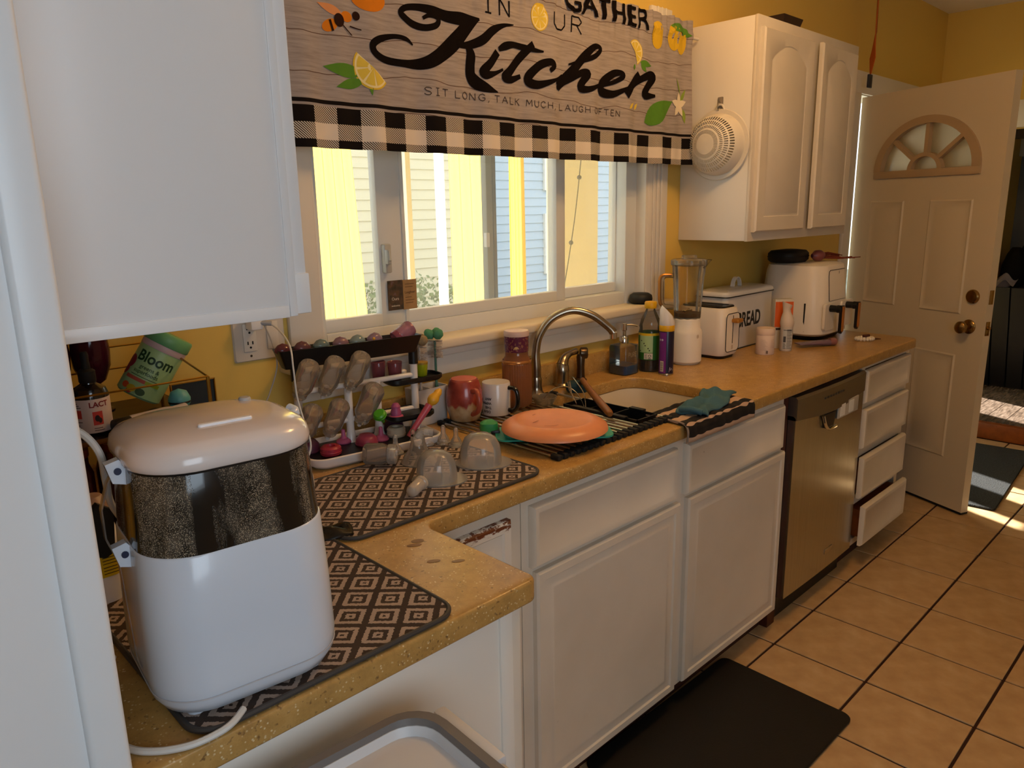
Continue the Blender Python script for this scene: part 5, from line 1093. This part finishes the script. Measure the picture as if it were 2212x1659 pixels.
# --- organizer with bottles
og = thing('wire_organizer', 'two-tier organizer with smoked shelf and brass wire rails', 'organizer', (0, 0, Z0))
SM = film('smoked_acrylic', '#3a241a', .35)
for x in (-.615, -.262):
    for y in (-.335, -.075): obj('post', bar((x, y, 0), (x, y, .33 if y > -.2 else .292), .0035, 8), BRASS, og)
obj('shelf', box(-.62, -.257, -.34, -.07, .206, .214), SM, og)
obj('lower_shelf', box(-.62, -.257, -.34, -.07, .012, .018), SM, og)
obj('shelf_edge', tube([(-.62, -.34, .210), (-.257, -.34, .210), (-.257, -.07, .210), (-.62, -.07, .210)], .0045, 8, closed=True), M('brass_dark', '#6b4a28', .35, metal=.8), og)
for z, back in ((.292, 0), (.33, 1), (.285, 2)):
    if back == 0: P = [(-.62, -.335, z), (-.262, -.335, z)]
    elif back == 1: P = [(-.62, -.075, z), (-.262, -.075, z)]
    else: P = [(-.62, -.075, z), (-.262, -.075, z)]
    obj('rail', bar(P[0], P[1], .002, 6), BRASS, og)
obj('rail', bar((-.262, -.335, .292), (-.262, -.075, .33), .002, 6), BRASS, og)
zs = Z0 + .2142
dr_ = thing('dropper_bottle', 'dark dropper bottle with a white and red printed label', 'bottle', (-.452, -.285, zs))
obj('bottle', lathe([(.028, 0), (.030, .003), (.030, .070), (.026, .082), (.013, .090), (.012, .095)], 32), M('glass_dark', '#120a08', .15, coat=.5), dr_)
lb2 = obj('label', lathe([(.0303, .006), (.0306, .008), (.0306, .064), (.0303, .066)], 36, False, False), M('label_offwhite', '#cdbab4', .5), dr_)
HL = -112
obj('red_panel', wrap(rect(-.032, -.013, .033, .048).join(rect(.004, .020, .020, .044)), .0306, HL), M('label_red', '#c23a30', .5), lb2)
obj('brand_letters', wrap(text('LACT', .013, .0004).mv(.0, .052, 0), .0306, HL), M('label_maroon', '#7a1a1a', .5), lb2, smooth=0)
obj('figure_print', wrap(disk(.011, .032, .004, .006, n=12).join(disk(.015, .028, .003, .005, n=10)), .0306, HL, .0008), M('label_ink2', '#2a1414', .6), lb2)
obj('fine_print', wrap(lines(-.032, -.013, [.052, .0555, .059, .012, .016, .020, .026], .0012).join(lines(.004, .02, [.010, .014], .0011)), .0306, HL, .0006), 'label_ink2', lb2)
cp2 = obj('collar', lathe([(.013, .092), (.014, .094), (.014, .112), (.009, .116)], 20), RUBBER, dr_)
obj('rubber_bulb', lathe([(.007, .114), (.0075, .120), (.0065, .130), (.007, .140), (.005, .146), (.0, .147)], 16), RUBBER, cp2)
bt_ = thing('supplement_tub', 'mint green supplement tub leaning in the organizer', 'tub', (-.338, -.165, zs + .026), rot=(R(6), R(33), 0))
obj('tub', lathe([(.038, 0), (.042, .004), (.042, .106), (.041, .110)], 40), M('tub_mint', '#94b884', .4), bt_)
obj('seal_ring', lathe([(.0424, .101), (.0428, .102), (.0428, .113), (.0424, .114)], 40, False, False), M('ring_pink', '#c9aeb0', .4), bt_)
obj('lid', lathe([(.043, .113), (.0445, .115), (.0445, .134), (.042, .138), (.0, .138)], 40), M('lid_green', '#6aa872', .4), bt_)
HB = -118
obj('brand_word', wrap(text('Bloom', .030, .0007).sc(.95, 1, 1).mv(-.033, .070, 0), .0422, HB), M('brand_green', '#143a1c', .5), bt_, smooth=0)
obj('sub_words', wrap(text('greens &', .011, .0001).mv(-.018, .056, 0).join(text('superfoods', .011, .0001).mv(-.026, .046, 0)).join(lines(-.028, .03, [.040], .0012)), .0422, HB), 'brand_green', bt_, smooth=0)
obj('flavour_bar', wrap(rect(-.036, .006, .030, .037), .0422, HB), M('bar_red', '#b0503e', .5), bt_)
obj('flavour_bar', wrap(rect(.006, .034, .030, .037), .0422, HB), M('bar_lime', '#8a9a1e', .5), bt_)
for dx, dz, r, c in ((-.026, .016, .008, '#c8501e'), (-.012, .014, .009, '#b8a020'), (-.014, .008, .006, '#a82a2a'), (.006, .013, .009, '#2c4a1c')):
    obj('fruit_print', wrap(disk(dx, dz, r, r * .8, n=14), .0422, HB, .0006 + r * .05), M('fruit_' + c, c, .5), bt_)
obj('berry_print', wrap(disk(-.044, .062, .013, .014, n=16).join(disk(-.050, .045, .012, .012, n=14)), .0422, HB, .0006), M('berry', '#8a1a3a', .5), bt_)
tb = thing('teal_ball', 'small teal plastic egg at the end of the organizer', 'egg', (-.283, -.235, zs))
obj('shell', lathe([(.0, 0), (.012, .002), (.020, .012), (.021, .022), (.015, .036), (.0, .042)], 24), M('egg_teal', '#5aa0a0', .4), tb, smooth=60)
obj('band', lathe([(.0205, .014), (.0212, .016), (.0205, .018)], 24, False, False), BLACK, tb)
ft = thing('white_tube', 'white tube with a black cap lying in the organizer', 'tube', (-.392, -.315, zs + .0135), rz=12)
obj('tube_body', lathe([(.0125, 0), (.013, .004), (.013, .07), (.011, .085), (.012, .11), (.004, .115)], 20).rot('Y', 90).mv(-.01, 0, 0), M('tube_white', '#c9bdb8', .4), ft)
obj('tube_cap', lathe([(.0, -.03), (.012, -.03), (.0128, -.028), (.0128, .0)], 20).rot('Y', 90).mv(-.01, 0, 0), BLACK, ft)
gj = thing('clear_jar', 'clear glass jar at the back end of the organizer', 'jar', (-.535, -.27, zs))
obj('jar', lathe([(.030, 0), (.034, .004), (.034, .065), (.028, .076), (.028, .086)], 28), film('jar_glass', '#8f8680', .6), gj)
obj('lid', lathe([(.030, .084), (.030, .092), (.0, .093)], 28), film('jar_lid', '#a09890', .5), gj)
PG = film('plum_glass', '#5a1e34', .35, rough=.08)
for x, y, lab in ((-.55, -.13, 'tall plum glass goblet in the organizer corner'), (-.47, -.12, 'tall plum glass goblet behind the dropper bottle'), (-.40, -.122, 'tall plum glass goblet beside the mint tub')):
    gg_ = thing('plum_goblet', lab, 'goblet', (x, y, zs))
    obj('bowl', lathe([(.006, .05), (.022, .062), (.033, .09), (.035, .12), (.032, .15), (.031, .15), (.033, .12), (.031, .092), (.02, .066), (.0, .058)], 28), PG, gg_)
    obj('stem', lathe([(.030, 0), (.030, .002), (.008, .006), (.005, .02), (.005, .045), (.008, .052)], 20), PG, gg_)
for x, y, lab in ((-.56, -.22, 'dark red glass jar under the organizer shelf'), (-.48, -.2, 'dark red glass jar behind the sterilizer lid'), (-.40, -.19, 'dark red glass jar low behind the sterilizer')):
    gg_ = thing('red_jar', lab, 'jar', (x, y, Z0 + .0185))
    obj('jar_wall', lathe([(.032, 0), (.036, .004), (.036, .10), (.030, .12), (.030, .135)], 28), film('red_glass', '#5a1414', .3, rough=.08), gg_)
    obj('jar_lid', lathe([(.031, .134), (.032, .136), (.032, .150), (.0, .151)], 28), M('lid_copper', '#7a3a1c', .35, metal=.6), gg_)
# phone stand in front of the wall
pn = thing('framed_card', 'small dark framed card leaning at the end of the organizer', 'frame', (-.205, -.10, Z0))
obj('panel', box(-.045, .045, -.004, .004, .04, .235), M('panel_navy', '#1c2a34', .3), pn)
obj('frame', tube([(-.047, -.004, .04), (.047, -.004, .04), (.047, -.004, .237), (-.047, -.004, .237)], .0028, 6, closed=True), BRASS, pn)
obj('feet', box(-.03, .03, -.03, .03, 0, .042, .003), BLACK, pn)
# white baby-wash bottle with yellow label
wb = thing('spray_cleaner', 'white bottle with black trigger and yellow caution label behind the sterilizer', 'bottle', (-.528, -.512, Z0 + .0075))
obj('bottle', loft([ring_rr(.05, .045, .02, 0), ring_rr(.058, .05, .022, .012), ring_rr(.062, .054, .024, .04), ring_rr(.062, .054, .024, .10), ring_rr(.05, .045, .02, .125), ring_rr(.03, .03, .014, .14)]), PLASTIC, wb, smooth=60)
obj('yellow_label', loft([ring_rr(.0635, .0555, .0245, .045), ring_rr(.0635, .0555, .0245, .082)], False, False), M('label_caution', '#d8b80c', .5), wb)
obj('label_lines', lines(-.012, .016, [.050, .055, .060, .066, .071, .076], .0012).rot('X', 90).mv(.008, -.0283, 0), M('ink_black', '#0c0b0b'), wb)
obj('blue_letters', text('il', .022, .0006).rot('X', 90).mv(-.026, -.0283, .098), M('ink_blue', '#1c2a6a', .5), wb, smooth=0)
obj('black_grip', loft([[(x, y, z) for x, z in ((-.014, .085), (.0, .078), (.014, .085), (.02, .15), (.0, .165), (-.018, .15))] for y in (-.034, -.02)]), RUBBER, wb)
obj('trigger_cap', lathe([(.018, .138), (.022, .145), (.022, .16), (.014, .17), (.0, .172)], 20), M('cap_beige', '#a88a78', .4), wb)
# --- trash can
tc = thing('trash_can', 'tall white plastic trash can with a grey rim on its lid', 'trash can', (-.44, -1.112, 0), rz=-3)
TW = M('can_white', '#c9c9cb', .4)
obj('bin', loft([ring_rr(.25, .20, .05, .0), ring_rr(.27, .22, .055, .02), ring_rr(.325, .27, .065, .80), ring_rr(.332, .277, .067, .805), ring_rr(.332, .277, .067, .83)]), TW, tc)
lid_ = obj('lid', loft([ring_rr(.332, .277, .067, .83), ring_rr(.326, .271, .066, .845), ring_rr(.30, .245, .058, .853), ring_rr(.262, .207, .045, .853), ring_rr(.252, .197, .042, .842), ring_rr(.20, .15, .03, .845)], False), TW, tc, smooth=50)
obj('grey_rim', loft([[*p] for p in ([(x, y, .850) for x, y, z in ring_rr(.300, .245, .058)], [(x, y, .862) for x, y, z in ring_rr(.294, .239, .056)], [(x, y, .862) for x, y, z in ring_rr(.268, .213, .046)], [(x, y, .848) for x, y, z in ring_rr(.262, .207, .045)])], False, False), M('rim_grey', '#6e6a68', .35), lid_, label='glossy grey rim band')
obj('hinge_lip', box(.150, .169, -.03, .10, .836, .8545, .004), TW, lid_)
# --- floor mats and next-room things
fm = tag(obj('floor_mat', rslab(.72, .44, .03, 0, .012, .004).mv(0, 0, 0), M('mat_black', '#050505', .6, bump=.3, bscale=300), loc=(.905, -.80, .0005), rot=(0, 0, R(-1))), 'plain black anti-fatigue mat on the tiles before the sink', 'mat')
em = NT('coir_grey', .95)
em.col(em.ramp(em.noise(160, 4), [(.35, '#131415'), (.6, '#2c2e2f'), (.8, '#454746')])).bump(em.noise(220, 3), 1.0, .006)
tag(obj('door_mat', rslab(1.15, .76, .02, 0, .012, .003), em.mt, loc=(3.845, -.48, .0005), rot=(0, 0, R(4))), 'dark grey textured door mat behind the open door', 'mat')
sf = thing('dark_sofa', 'dark brown slatted bench in the next room', 'bench', (6.1, -.55, .1))
SB = M('sofa_brown', '#1c1410', .6)
obj('seat_box', box(-.3, .7, -.5, .45, .0, .42, .03, 3), SB, sf)
obj('back', box(.45, .7, -.5, .45, .4, .95, .03, 3), SB, sf)
for k in range(4): obj('slat', loft([[(-.30 + dx, y0 + k * .11, z) for dx, z in ((-.02, 0), (.02, 0), (-.20, .78), (-.24, .78))] for y0 in (-.02, .08)]), M('slat_black', '#0d0a09', .5), sf)
obj('arm', box(-.25, .45, .25, .45, .4, .72, .03, 3), M('arm_brown', '#3a2418', .6), sf)
bn = thing('dark_bundle', 'black soft bundle with a pointed tip on the bench', 'bundle', (6.30, -.20, .8215))
obj('bundle', loft([circ(.07, 0, 16), circ(.095, .06, 16), circ(.09, .16, 16), circ(.06, .26, 16), circ(.03, .31, 16)]), M('bundle_black', '#060506', .8), bn, smooth=60)
obj('pointed_tip', lathe([(.04, 0), (.02, .06), (.0, .1)], 10).mv(.04, -.05, .25), 'bundle_black', bn)
tag(obj('white_rag', grid(lambda a, b: (6.02 + .14 * a, -.27 + .14 * b, .826 + .02 + .05 * math.sin(a * 5 + b * 4) * math.sin(PI * b) + .05 * a), 12, 12), M('rag_white', '#b9b3c4', .9)), 'crumpled pale cloth on the bench arm', 'cloth')
# ================================================================ BOTTLE RACK AND BABY THINGS
RO = Vector((.004, -.232, Z0)); RA = -8.0
RM = Matrix.Translation(RO) @ Matrix.Rotation(R(RA), 4, 'Z')
def rw(u, v, z): return RM @ Vector((u, v, z))
rk2 = thing('bottle_rack', 'white bottle drying rack with black top trough and side shelves', 'bottle rack', tuple(RO), rz=RA)
RW = M('rack_white', '#dcd3cc', .3, coat=.2)
tcx, tcy = .172, .09
obj('base_tray', loft([ring_rr(.32, .15, .03, .0, 6, tcx, tcy), ring_rr(.35, .178, .035, .012, 6, tcx, tcy), ring_rr(.356, .184, .037, .028, 6, tcx, tcy), ring_rr(.348, .176, .035, .030, 6, tcx, tcy), ring_rr(.338, .166, .032, .026, 6, tcx, tcy), ring_rr(.332, .16, .03, .014, 6, tcx, tcy)]), RW, rk2, smooth=50)
obj('drip_tray', rslab(.33, .158, .03, .0135, .018, .002, cx=tcx, cy=tcy), BLACK, rk2, label='black drip insert')
for u_ in (.018, .148, .228, .338):
    p = obj('post', lathe([(.018, .016), (.012, .03), (.010, .05), (.010, .215 if u_ in (.018, .338) else .165)], 16).mv(u_, .135, 0), RW, rk2)
    if u_ in (.018, .338): obj('black_sleeve', lathe([(.0125, .195), (.0125, .245)], 16).mv(u_, .135, 0), BLACK, p)
for z in (.075, .165): obj('rail', bar((.018, .135, z), (.338 if z < .1 else .338, .135, z), .007, 10), RW, rk2)
trw = lambda w, d, z: [(x + .155, y + .115, z) for x, y, _ in ring_rr(w, d, .006, 0, 3)]
obj('top_trough', loft([trw(.345, .036, .233), trw(.375, .058, .278), trw(.369, .052, .278), trw(.338, .032, .240)]), BLACK, rk2)
for z, u0, u1, v0, v1 in ((.150, .265, .425, .118, .198), (.074, .225, .355, .048, .15)):
    cu_, cv_ = (u0 + u1) / 2, (v0 + v1) / 2; w, d = u1 - u0, v1 - v0
    obj('side_shelf', loft([ring_rr(w - .012, d - .012, .02, z - .008, 5, cu_, cv_), ring_rr(w, d, .024, z - .002, 5, cu_, cv_), ring_rr(w, d, .024, z + .007, 5, cu_, cv_), ring_rr(w - .008, d - .008, .02, z + .007, 5, cu_, cv_), ring_rr(w - .01, d - .01, .02, z - .001, 5, cu_, cv_)]), BLACK, rk2)
# pegs + bottles, axis leaning out towards the room
axis = Vector((0, -.6, .8)).normalized(); aq = axis.to_track_quat('Z', 'Y')
BOT = film('bottle_clear', '#e6d8c6', .76, rough=.08)
BPK = M('bottle_print', '#b04a44', .5)
disc = [(.026, .165), (.094, .165), (.166, .166), (.026, .058), (.098, .058), (.196, .082)]
labs = ['clear baby bottle upturned at the start of the upper peg row', 'clear baby bottle upturned in the middle of the upper peg row', 'clear baby bottle upturned at the end of the upper peg row by the pink cups', 'clear baby bottle upturned at the start of the lower peg row', 'clear baby bottle upturned in the middle of the lower peg row', 'larger clear baby bottle with red print on the lower peg row']
for k, ((x, dz), lab) in enumerate(zip(disc, labs)):
    big = 1.12 if k == 5 else 1.0
    top = Vector((x, -.2 - (x - .1) * .0, 0)); L = .105 * big
    z_ = {0: 1.164, 1: 1.162, 2: 1.163, 3: 1.058, 4: 1.057, 5: 1.078}[k]
    b0 = Vector((x, -.2, z_)) - axis * L
    bt = thing('baby_bottle', lab, 'baby bottle', tuple(b0), group='bottles on the drying rack', rot=aq.to_euler())
    r = .0245 * big
    obj('bottle', lathe([(.016 * big, 0), (.016 * big, .014), (.019 * big, .018), (r, .034), (r * .94, .06), (r, .085 * big), (r, .098 * big), (r * .86, L), (r * .6, L + .001), (.0, L - .002)], 32), BOT, bt, smooth=50)
    obj('neck_thread', lathe([(.0165 * big, .002), (.0178 * big, .004), (.0165 * big, .006)], 24, False, False).join(lathe([(.0165 * big, .008), (.0178 * big, .010), (.0165 * big, .012)], 24, False, False)), BOT, bt)
    obj('printed_scale', wrap(lines(-.006, .006, [.04 + .006 * q_ for q_ in range(7)], .0012).join(ribbon([(.012, .04, .0015), (.016, .06, .002), (.012, .08, .0015)], 3)), r * .99, -60 + k * 23, .0006), BPK, bt)
    obj('peg', bar((0, 0, -.028), (0, 0, .04), .007, 10), RW, bt) if False else obj('peg_tip', bar((0, 0, -.02), (0, 0, .02), .006, 10), RW, rk2, loc=tuple(RM.inverted() @ b0), rot=(Matrix.Rotation(R(-RA), 4, 'Z') @ aq.to_matrix().to_4x4()).to_euler())
# pacifiers lying in the trough
PCOL = [('#8a4a52', 'dusty pink'), ('#8c5a5c', 'faded rose'), ('#8fa09a', 'grey-green'), ('#b48a92', 'pale pink'), ('#a4b4b0', 'pale grey-blue'), ('#b494a4', 'lilac with yellow button')]
tx = [.003, .050, .098, .148, .193, .240]
for (c, nm), x in zip(PCOL, tx):
    dv_ = RM.inverted() @ Vector((x, -.13, 1.19))
    w = rw(dv_.x, .113, .262)
    pc2 = thing('pacifier', nm + ' pacifier lying in the black trough', 'pacifier', (w.x, w.y, w.z + .002), rz=RA)
    pm_ = film('paci_' + c, c, .35)
    sh = obj('shield', lathe([(.0, .004), (.010, .004), (.019, .008), (.021, .012), (.020, .017), (.012, .026), (.0, .030)], 24).sc(1, .72, 1), pm_, pc2, smooth=60)
    obj('teat', sphere(.007, 12, 8, .004, -.002, .004), SILI, pc2)
    if 'yellow' in nm: obj('button', sphere(.004, 10, 6, -.008, -.013, .016), M('button_yellow', '#d89a2a', .4), pc2)
w = rw(.300, .113, .266)
pb = thing('pink_sippy_cup', 'translucent pink cup lying at the end of the black trough', 'cup', (w.x - .022, w.y, w.z + .006), rot=(R(25), R(58), R(20)))
obj('cup', lathe([(.017, 0), (.019, .004), (.021, .045), (.018, .052), (.0, .053)], 24), film('pink_clear', '#c48a9c', .4), pb)
obj('ring', lathe([(.0195, -.004), (.0205, -.002), (.0205, .008), (.0195, .01)], 24, False, False), film('pink_ring', '#a8566a', .3), pb)
# upper side shelf: pink cups, clear part, green cup
def shelfz(z): return Z0 + z
for (x, y), lab in (((.300, -.045), 'translucent rose cup at the inner end of the upper side shelf'), ((.327, -.083), 'translucent rose cup hooked at the front of the upper side shelf')):
    cpp = thing('rose_cup', lab, 'cup', (x, y - .02, shelfz(.1495)))
    obj('cup', lathe([(.014, 0), (.0165, .003), (.0195, .046), (.0185, .048), (.0155, .044), (.013, .006), (.0, .005)], 24), film('rose_clear', '#b8686e', .5), cpp)
    obj('lip', tube(circ(.019, .048, 24), .0015, 6, closed=True), 'rose_clear', cpp)
wk2 = thing('threaded_pot', 'small white threaded pot on the upper side shelf', 'pot', (.362, -.080, shelfz(.1495)))
obj('cap', lathe([(.015, 0), (.016, .002), (.016, .016), (.012, .018), (.0, .018)], 24), PLASTIC, wk2)
obj('thread', lathe([(.0162, .006), (.017, .008), (.0162, .010)], 24, False, False), PLASTIC, wk2)
gc = thing('lime_cup', 'lime green cup with a tan lid on the upper side shelf', 'cup', (.404, -.120, shelfz(.1495)))
obj('cup', lathe([(.012, 0), (.0135, .002), (.0165, .034)], 24), M('lime', '#9aa012', .35), gc)
obj('lid', lathe([(.017, .033), (.0172, .035), (.0172, .039), (.0, .040)], 24), M('lid_tan', '#9a7a2a', .4), gc)
# lower side shelf: green funnel, pink valve
gf = thing('green_valve', 'bright green funnel-shaped valve on the lower side shelf', 'valve', (.222, -.188, shelfz(.0735)), rot=(R(20), R(-35), 0))
obj('funnel', lathe([(.004, -.004), (.005, .006), (.012, .014), (.016, .022), (.016, .030), (.012, .034), (.0, .034)], 20), M('green_bright', '#4a9a1e', .4), gf)
obj('ribs', lathe([(.0162, .022), (.0175, .024), (.0162, .026)], 20, False, False), M('green_bright', '#4a9a1e'), gf)
pv = thing('pink_valve', 'pink domed pump valve on the lower side shelf', 'valve', (.262, -.190, shelfz(.0735)))
PK = M('pink_soft', '#b8567a', .4)
obj('flange', lathe([(.018, 0), (.019, .003), (.018, .006), (.010, .008)], 24), PK, pv)
obj('dome', lathe([(.013, .006), (.014, .016), (.011, .024), (.012, .030), (.007, .038), (.0, .040)], 20), M('pink_deep', '#a04a72', .4), pv)
# base tray contents: baby-bottle caps, domed and ring-shaped
for (x, y, r, h, c, lab) in ((.052, -.115, .027, .030, '#5a2438', 'plum dome lying at the end of the drip tray'), (.075, -.178, .025, .022, '#a02c3c', 'crimson ring cap at the front of the drip tray'), (.182, -.170, .028, .026, '#9c3c56', 'raspberry dome in the middle of the drip tray'), (.303, -.118, .027, .030, '#42203a', 'dark plum dome at the back of the drip tray'), (.272, -.172, .024, .026, '#c4b49c', 'beige ring cap near the end of the drip tray')):
    dm = thing('bottle_cap', lab, 'bottle cap', (x, y, Z0 + .0185))
    if 'ring' in lab:
        obj('cap', lathe([(r * .9, 0), (r, .003), (r, h * .8), (r * .8, h), (r * .45, h), (r * .4, h * .6), (.0, h * .6)], 28), M('cap_' + c, c, .35), dm)
        obj('grip_ring', lathe([(r + .0003, .006), (r + .0012, .008), (r + .0003, .010)], 28, False, False), M('cap_' + c, c), dm)
    else:
        obj('dome', lathe([(r, 0), (r, .004), (r * .92, h * .6), (r * .6, h * .95), (.0, h)], 28), M('cap_' + c, c, .35), dm, smooth=60)
        obj('rim', tube(circ(r, .003, 28), .0014, 6, closed=True), M('cap_' + c, c), dm)
for (x, y, lab) in ((.148, -.118, 'pink duckbill valve with a stem by the middle posts'), (.226, -.170, 'pink duckbill valve with a stem beside the beige cap')):
    dk = thing('pink_valve', lab, 'valve', (x, y, Z0 + .0185))
    obj('flange', lathe([(.019, 0), (.020, .003), (.017, .008), (.010, .012)], 24), PK, dk)
    obj('stem', lathe([(.010, .011), (.006, .016), (.0045, .034), (.0, .036)], 14), PK, dk)
# yellow and pink feeding spoon
ys = thing('baby_spoon', 'pink handled baby spoon with a yellow silicone tip', 'spoon')
P0 = Vector((.268, -.232, Z0 + .030)); P1 = Vector((.333, -.238, 1.016)); P2 = Vector((.373, -.236, 1.050))
obj('handle', tube([P0, P0.lerp(P1, .5), P1], [.007, .008, .010], 12), M('spoon_pink', '#b04a5a', .35), ys)
tipq = (P2 - P1).to_track_quat('Z', 'Y').to_matrix().to_4x4()
obj('spoon_tip', loft([circ(.006, 0, 16), circ(.014, .012, 16), circ(.015, .022, 16), circ(.010, .034, 16), circ(.0105, .042, 16), circ(.005, .052, 16)]).tf(tipq).mv(*P1), M('spoon_yellow', '#d8a02a', .4), ys, smooth=60)
# white holder with bottle brushes
wh = thing('brush_holder', 'white plastic brush holder behind the rack', 'holder', (.450, -.075, Z0))
hw_ = loft([ring_rr(.10, .055, .008, 0), ring_rr(.104, .06, .008, .003), ring_rr(.11, .066, .008, .105), ring_rr(.104, .06, .006, .105), ring_rr(.096, .052, .006, .01)])
obj('holder', hw_, M('holder_white', '#cbc4bd', .4), wh)
obj('divider', box(-.001, .002, -.028, .028, .01, .102), 'holder_white', wh)
for (x, y, zt, c, lab) in ((.432, -.075, 1.158, '#8f7a58', 'bottle brush with tan sponge petals'), (.490, -.072, 1.168, '#4e8a62', 'bottle brush with green sponge petals')):
    bb_ = thing('bottle_brush', lab, 'bottle brush', (x, y, Z0 + .008))
    H_ = zt - Z0 - .008
    obj('handle', lathe([(.006, 0), (.007, .004), (.006, H_ * .35), (.004, H_ * .4), (.003, H_ * .9)], 12).tf(Matrix.Shear('XY', 4, (.06, 0)) if False else Matrix.Identity(4)), M('handle_' + c, '#3f6a5a' if 'green' in lab else '#b9aea2', .4), bb_)
    g = G(); rnd = random.Random(3)
    for k in range(260):
        a = rnd.uniform(0, 2 * PI); z = H_ - .018 - .055 * rnd.random(); g.join(G().add([(0, 0, z), (.022 * math.cos(a), .022 * math.sin(a), z + rnd.uniform(-.002, .002)), (.022 * math.cos(a + .06), .022 * math.sin(a + .06), z + .001)], [(0, 1, 2)]))
    o = obj('bristles', g, M('bristle_' + c, '#b9a99a', .7), bb_, smooth=0); o['kind'] = 'stuff'
    for k in range(3):
        a = 2 * PI * k / 3 + .6
        obj('sponge_petal', loft([circ(.003, -.012, 14), circ(.012, -.004, 14), circ(.014, .008, 14), circ(.008, .018, 14), circ(.002, .021, 14)]).tf(Matrix.Rotation(R(38), 4, Vector((-math.sin(a), math.cos(a), 0)))).mv(.013 * math.cos(a), .013 * math.sin(a), H_ - .008), M('sponge_' + c, c, .95, bump=.5, bscale=400), bb_, smooth=60)
# nipples on the mat
zm = Z0 + .0072
npos = [(.205, -.262, 'clear bottle nipple close to the rack edge'), (.262, -.258, 'clear bottle nipple behind the pump flange'), (.300, -.262, 'clear bottle nipple in the row behind the breast shields'), (.338, -.284, 'clear bottle nipple at the end of the row by the sink rack'), (.345, -.326, 'clear bottle nipple in front of the row near the sink rack')]
for x, y, lab in npos:
    np_ = thing('bottle_nipple', lab, 'nipple', (x, y, zm), group='bottle nipples drying on the mat')
    obj('flange', lathe([(.019, 0), (.020, .002), (.019, .005), (.015, .007)], 24), SILI, np_)
    obj('teat', lathe([(.016, .005), (.013, .016), (.0065, .026), (.0055, .036), (.0065, .042), (.004, .048), (.0, .049)], 20), SILI, np_, smooth=60)
# pump flange (funnel lying mouth down) and shields
pf_ = thing('pump_flange', 'clear breast pump flange standing on the mat near the rack', 'pump flange', (.205, -.355, zm))
obj('funnel', lathe([(.042, 0), (.043, .002), (.036, .012), (.022, .034), (.017, .050), (.016, .066)], 32, False, False), SILI, pf_, smooth=60)
obj('elbow', tube([(0, 0, .06), (.01, -.004, .072), (.03, -.02, .070)], .011, 14, smooth=4), SILI, pf_)
for (x, y, sx, lab) in ((.158, -.482, 1.0, 'clear cap-shaped milk collector in the middle of the mat'), (.300, -.470, 1.08, 'clear cap-shaped milk collector near the mat corner')):
    mc = thing('milk_collector', lab, 'milk collector', (x, y, zm), rz=-42)
    MC = SILI
    obj('dome', loft([[(px_ * .045 * sx * k_ - .004 * (1 - k_), py_ * .044 * sx * k_, z * sx) for px_, py_ in [(math.cos(2 * PI * i / 32), math.sin(2 * PI * i / 32)) for i in range(32)]] for k_, z in ((1, .002), (1.0, .02), (.93, .042), (.76, .058), (.45, .067), (.08, .069))], False, True), MC, mc, smooth=60)
    obj('brim', loft([[(.006 + px_ * .062 * sx, py_ * .05 * sx, z) for px_, py_ in [(math.cos(2 * PI * i / 36), math.sin(2 * PI * i / 36)) for i in range(36)]] for z in (0, .003)] ), MC, mc)
    obj('divider', box(.012 * sx, .0135 * sx, -.03 * sx, .03 * sx, .002, .055 * sx), MC, mc)
lj = thing('storage_bottle', 'small clear storage bottle lying on its side on the mat', 'bottle', (.128, -.30, zm + .0265), rot=(0, R(90), R(-48)))
obj('bottle', lathe([(.0, -.032), (.022, -.032), (.026, -.026), (.026, .012), (.020, .024), (.020, .03)], 28), film('storage_clear', '#c0b4a8', .7), lj, smooth=50)
obj('screw_ring', lathe([(.0215, .024), (.024, .026), (.024, .042), (.021, .044), (.015, .044), (.015, .026)], 28), SILI, lj)
nc = thing('frosted_thimble', 'small frosted thimble lying at the front of the mat', 'thimble', (.083, -.512, zm + .0155), rot=(0, R(82), R(22)))
obj('cap', lathe([(.0, -.032), (.010, -.031), (.0135, -.024), (.0138, .008), (.0138, .014), (.0, .010)], 24), film('frosted_cap', '#e4d6c4', .35), nc, smooth=60)
obj('cap_rim', lathe([(.0136, .008), (.0155, .010), (.0155, .017), (.0136, .019)], 24, False, False), 'frosted_cap', nc)
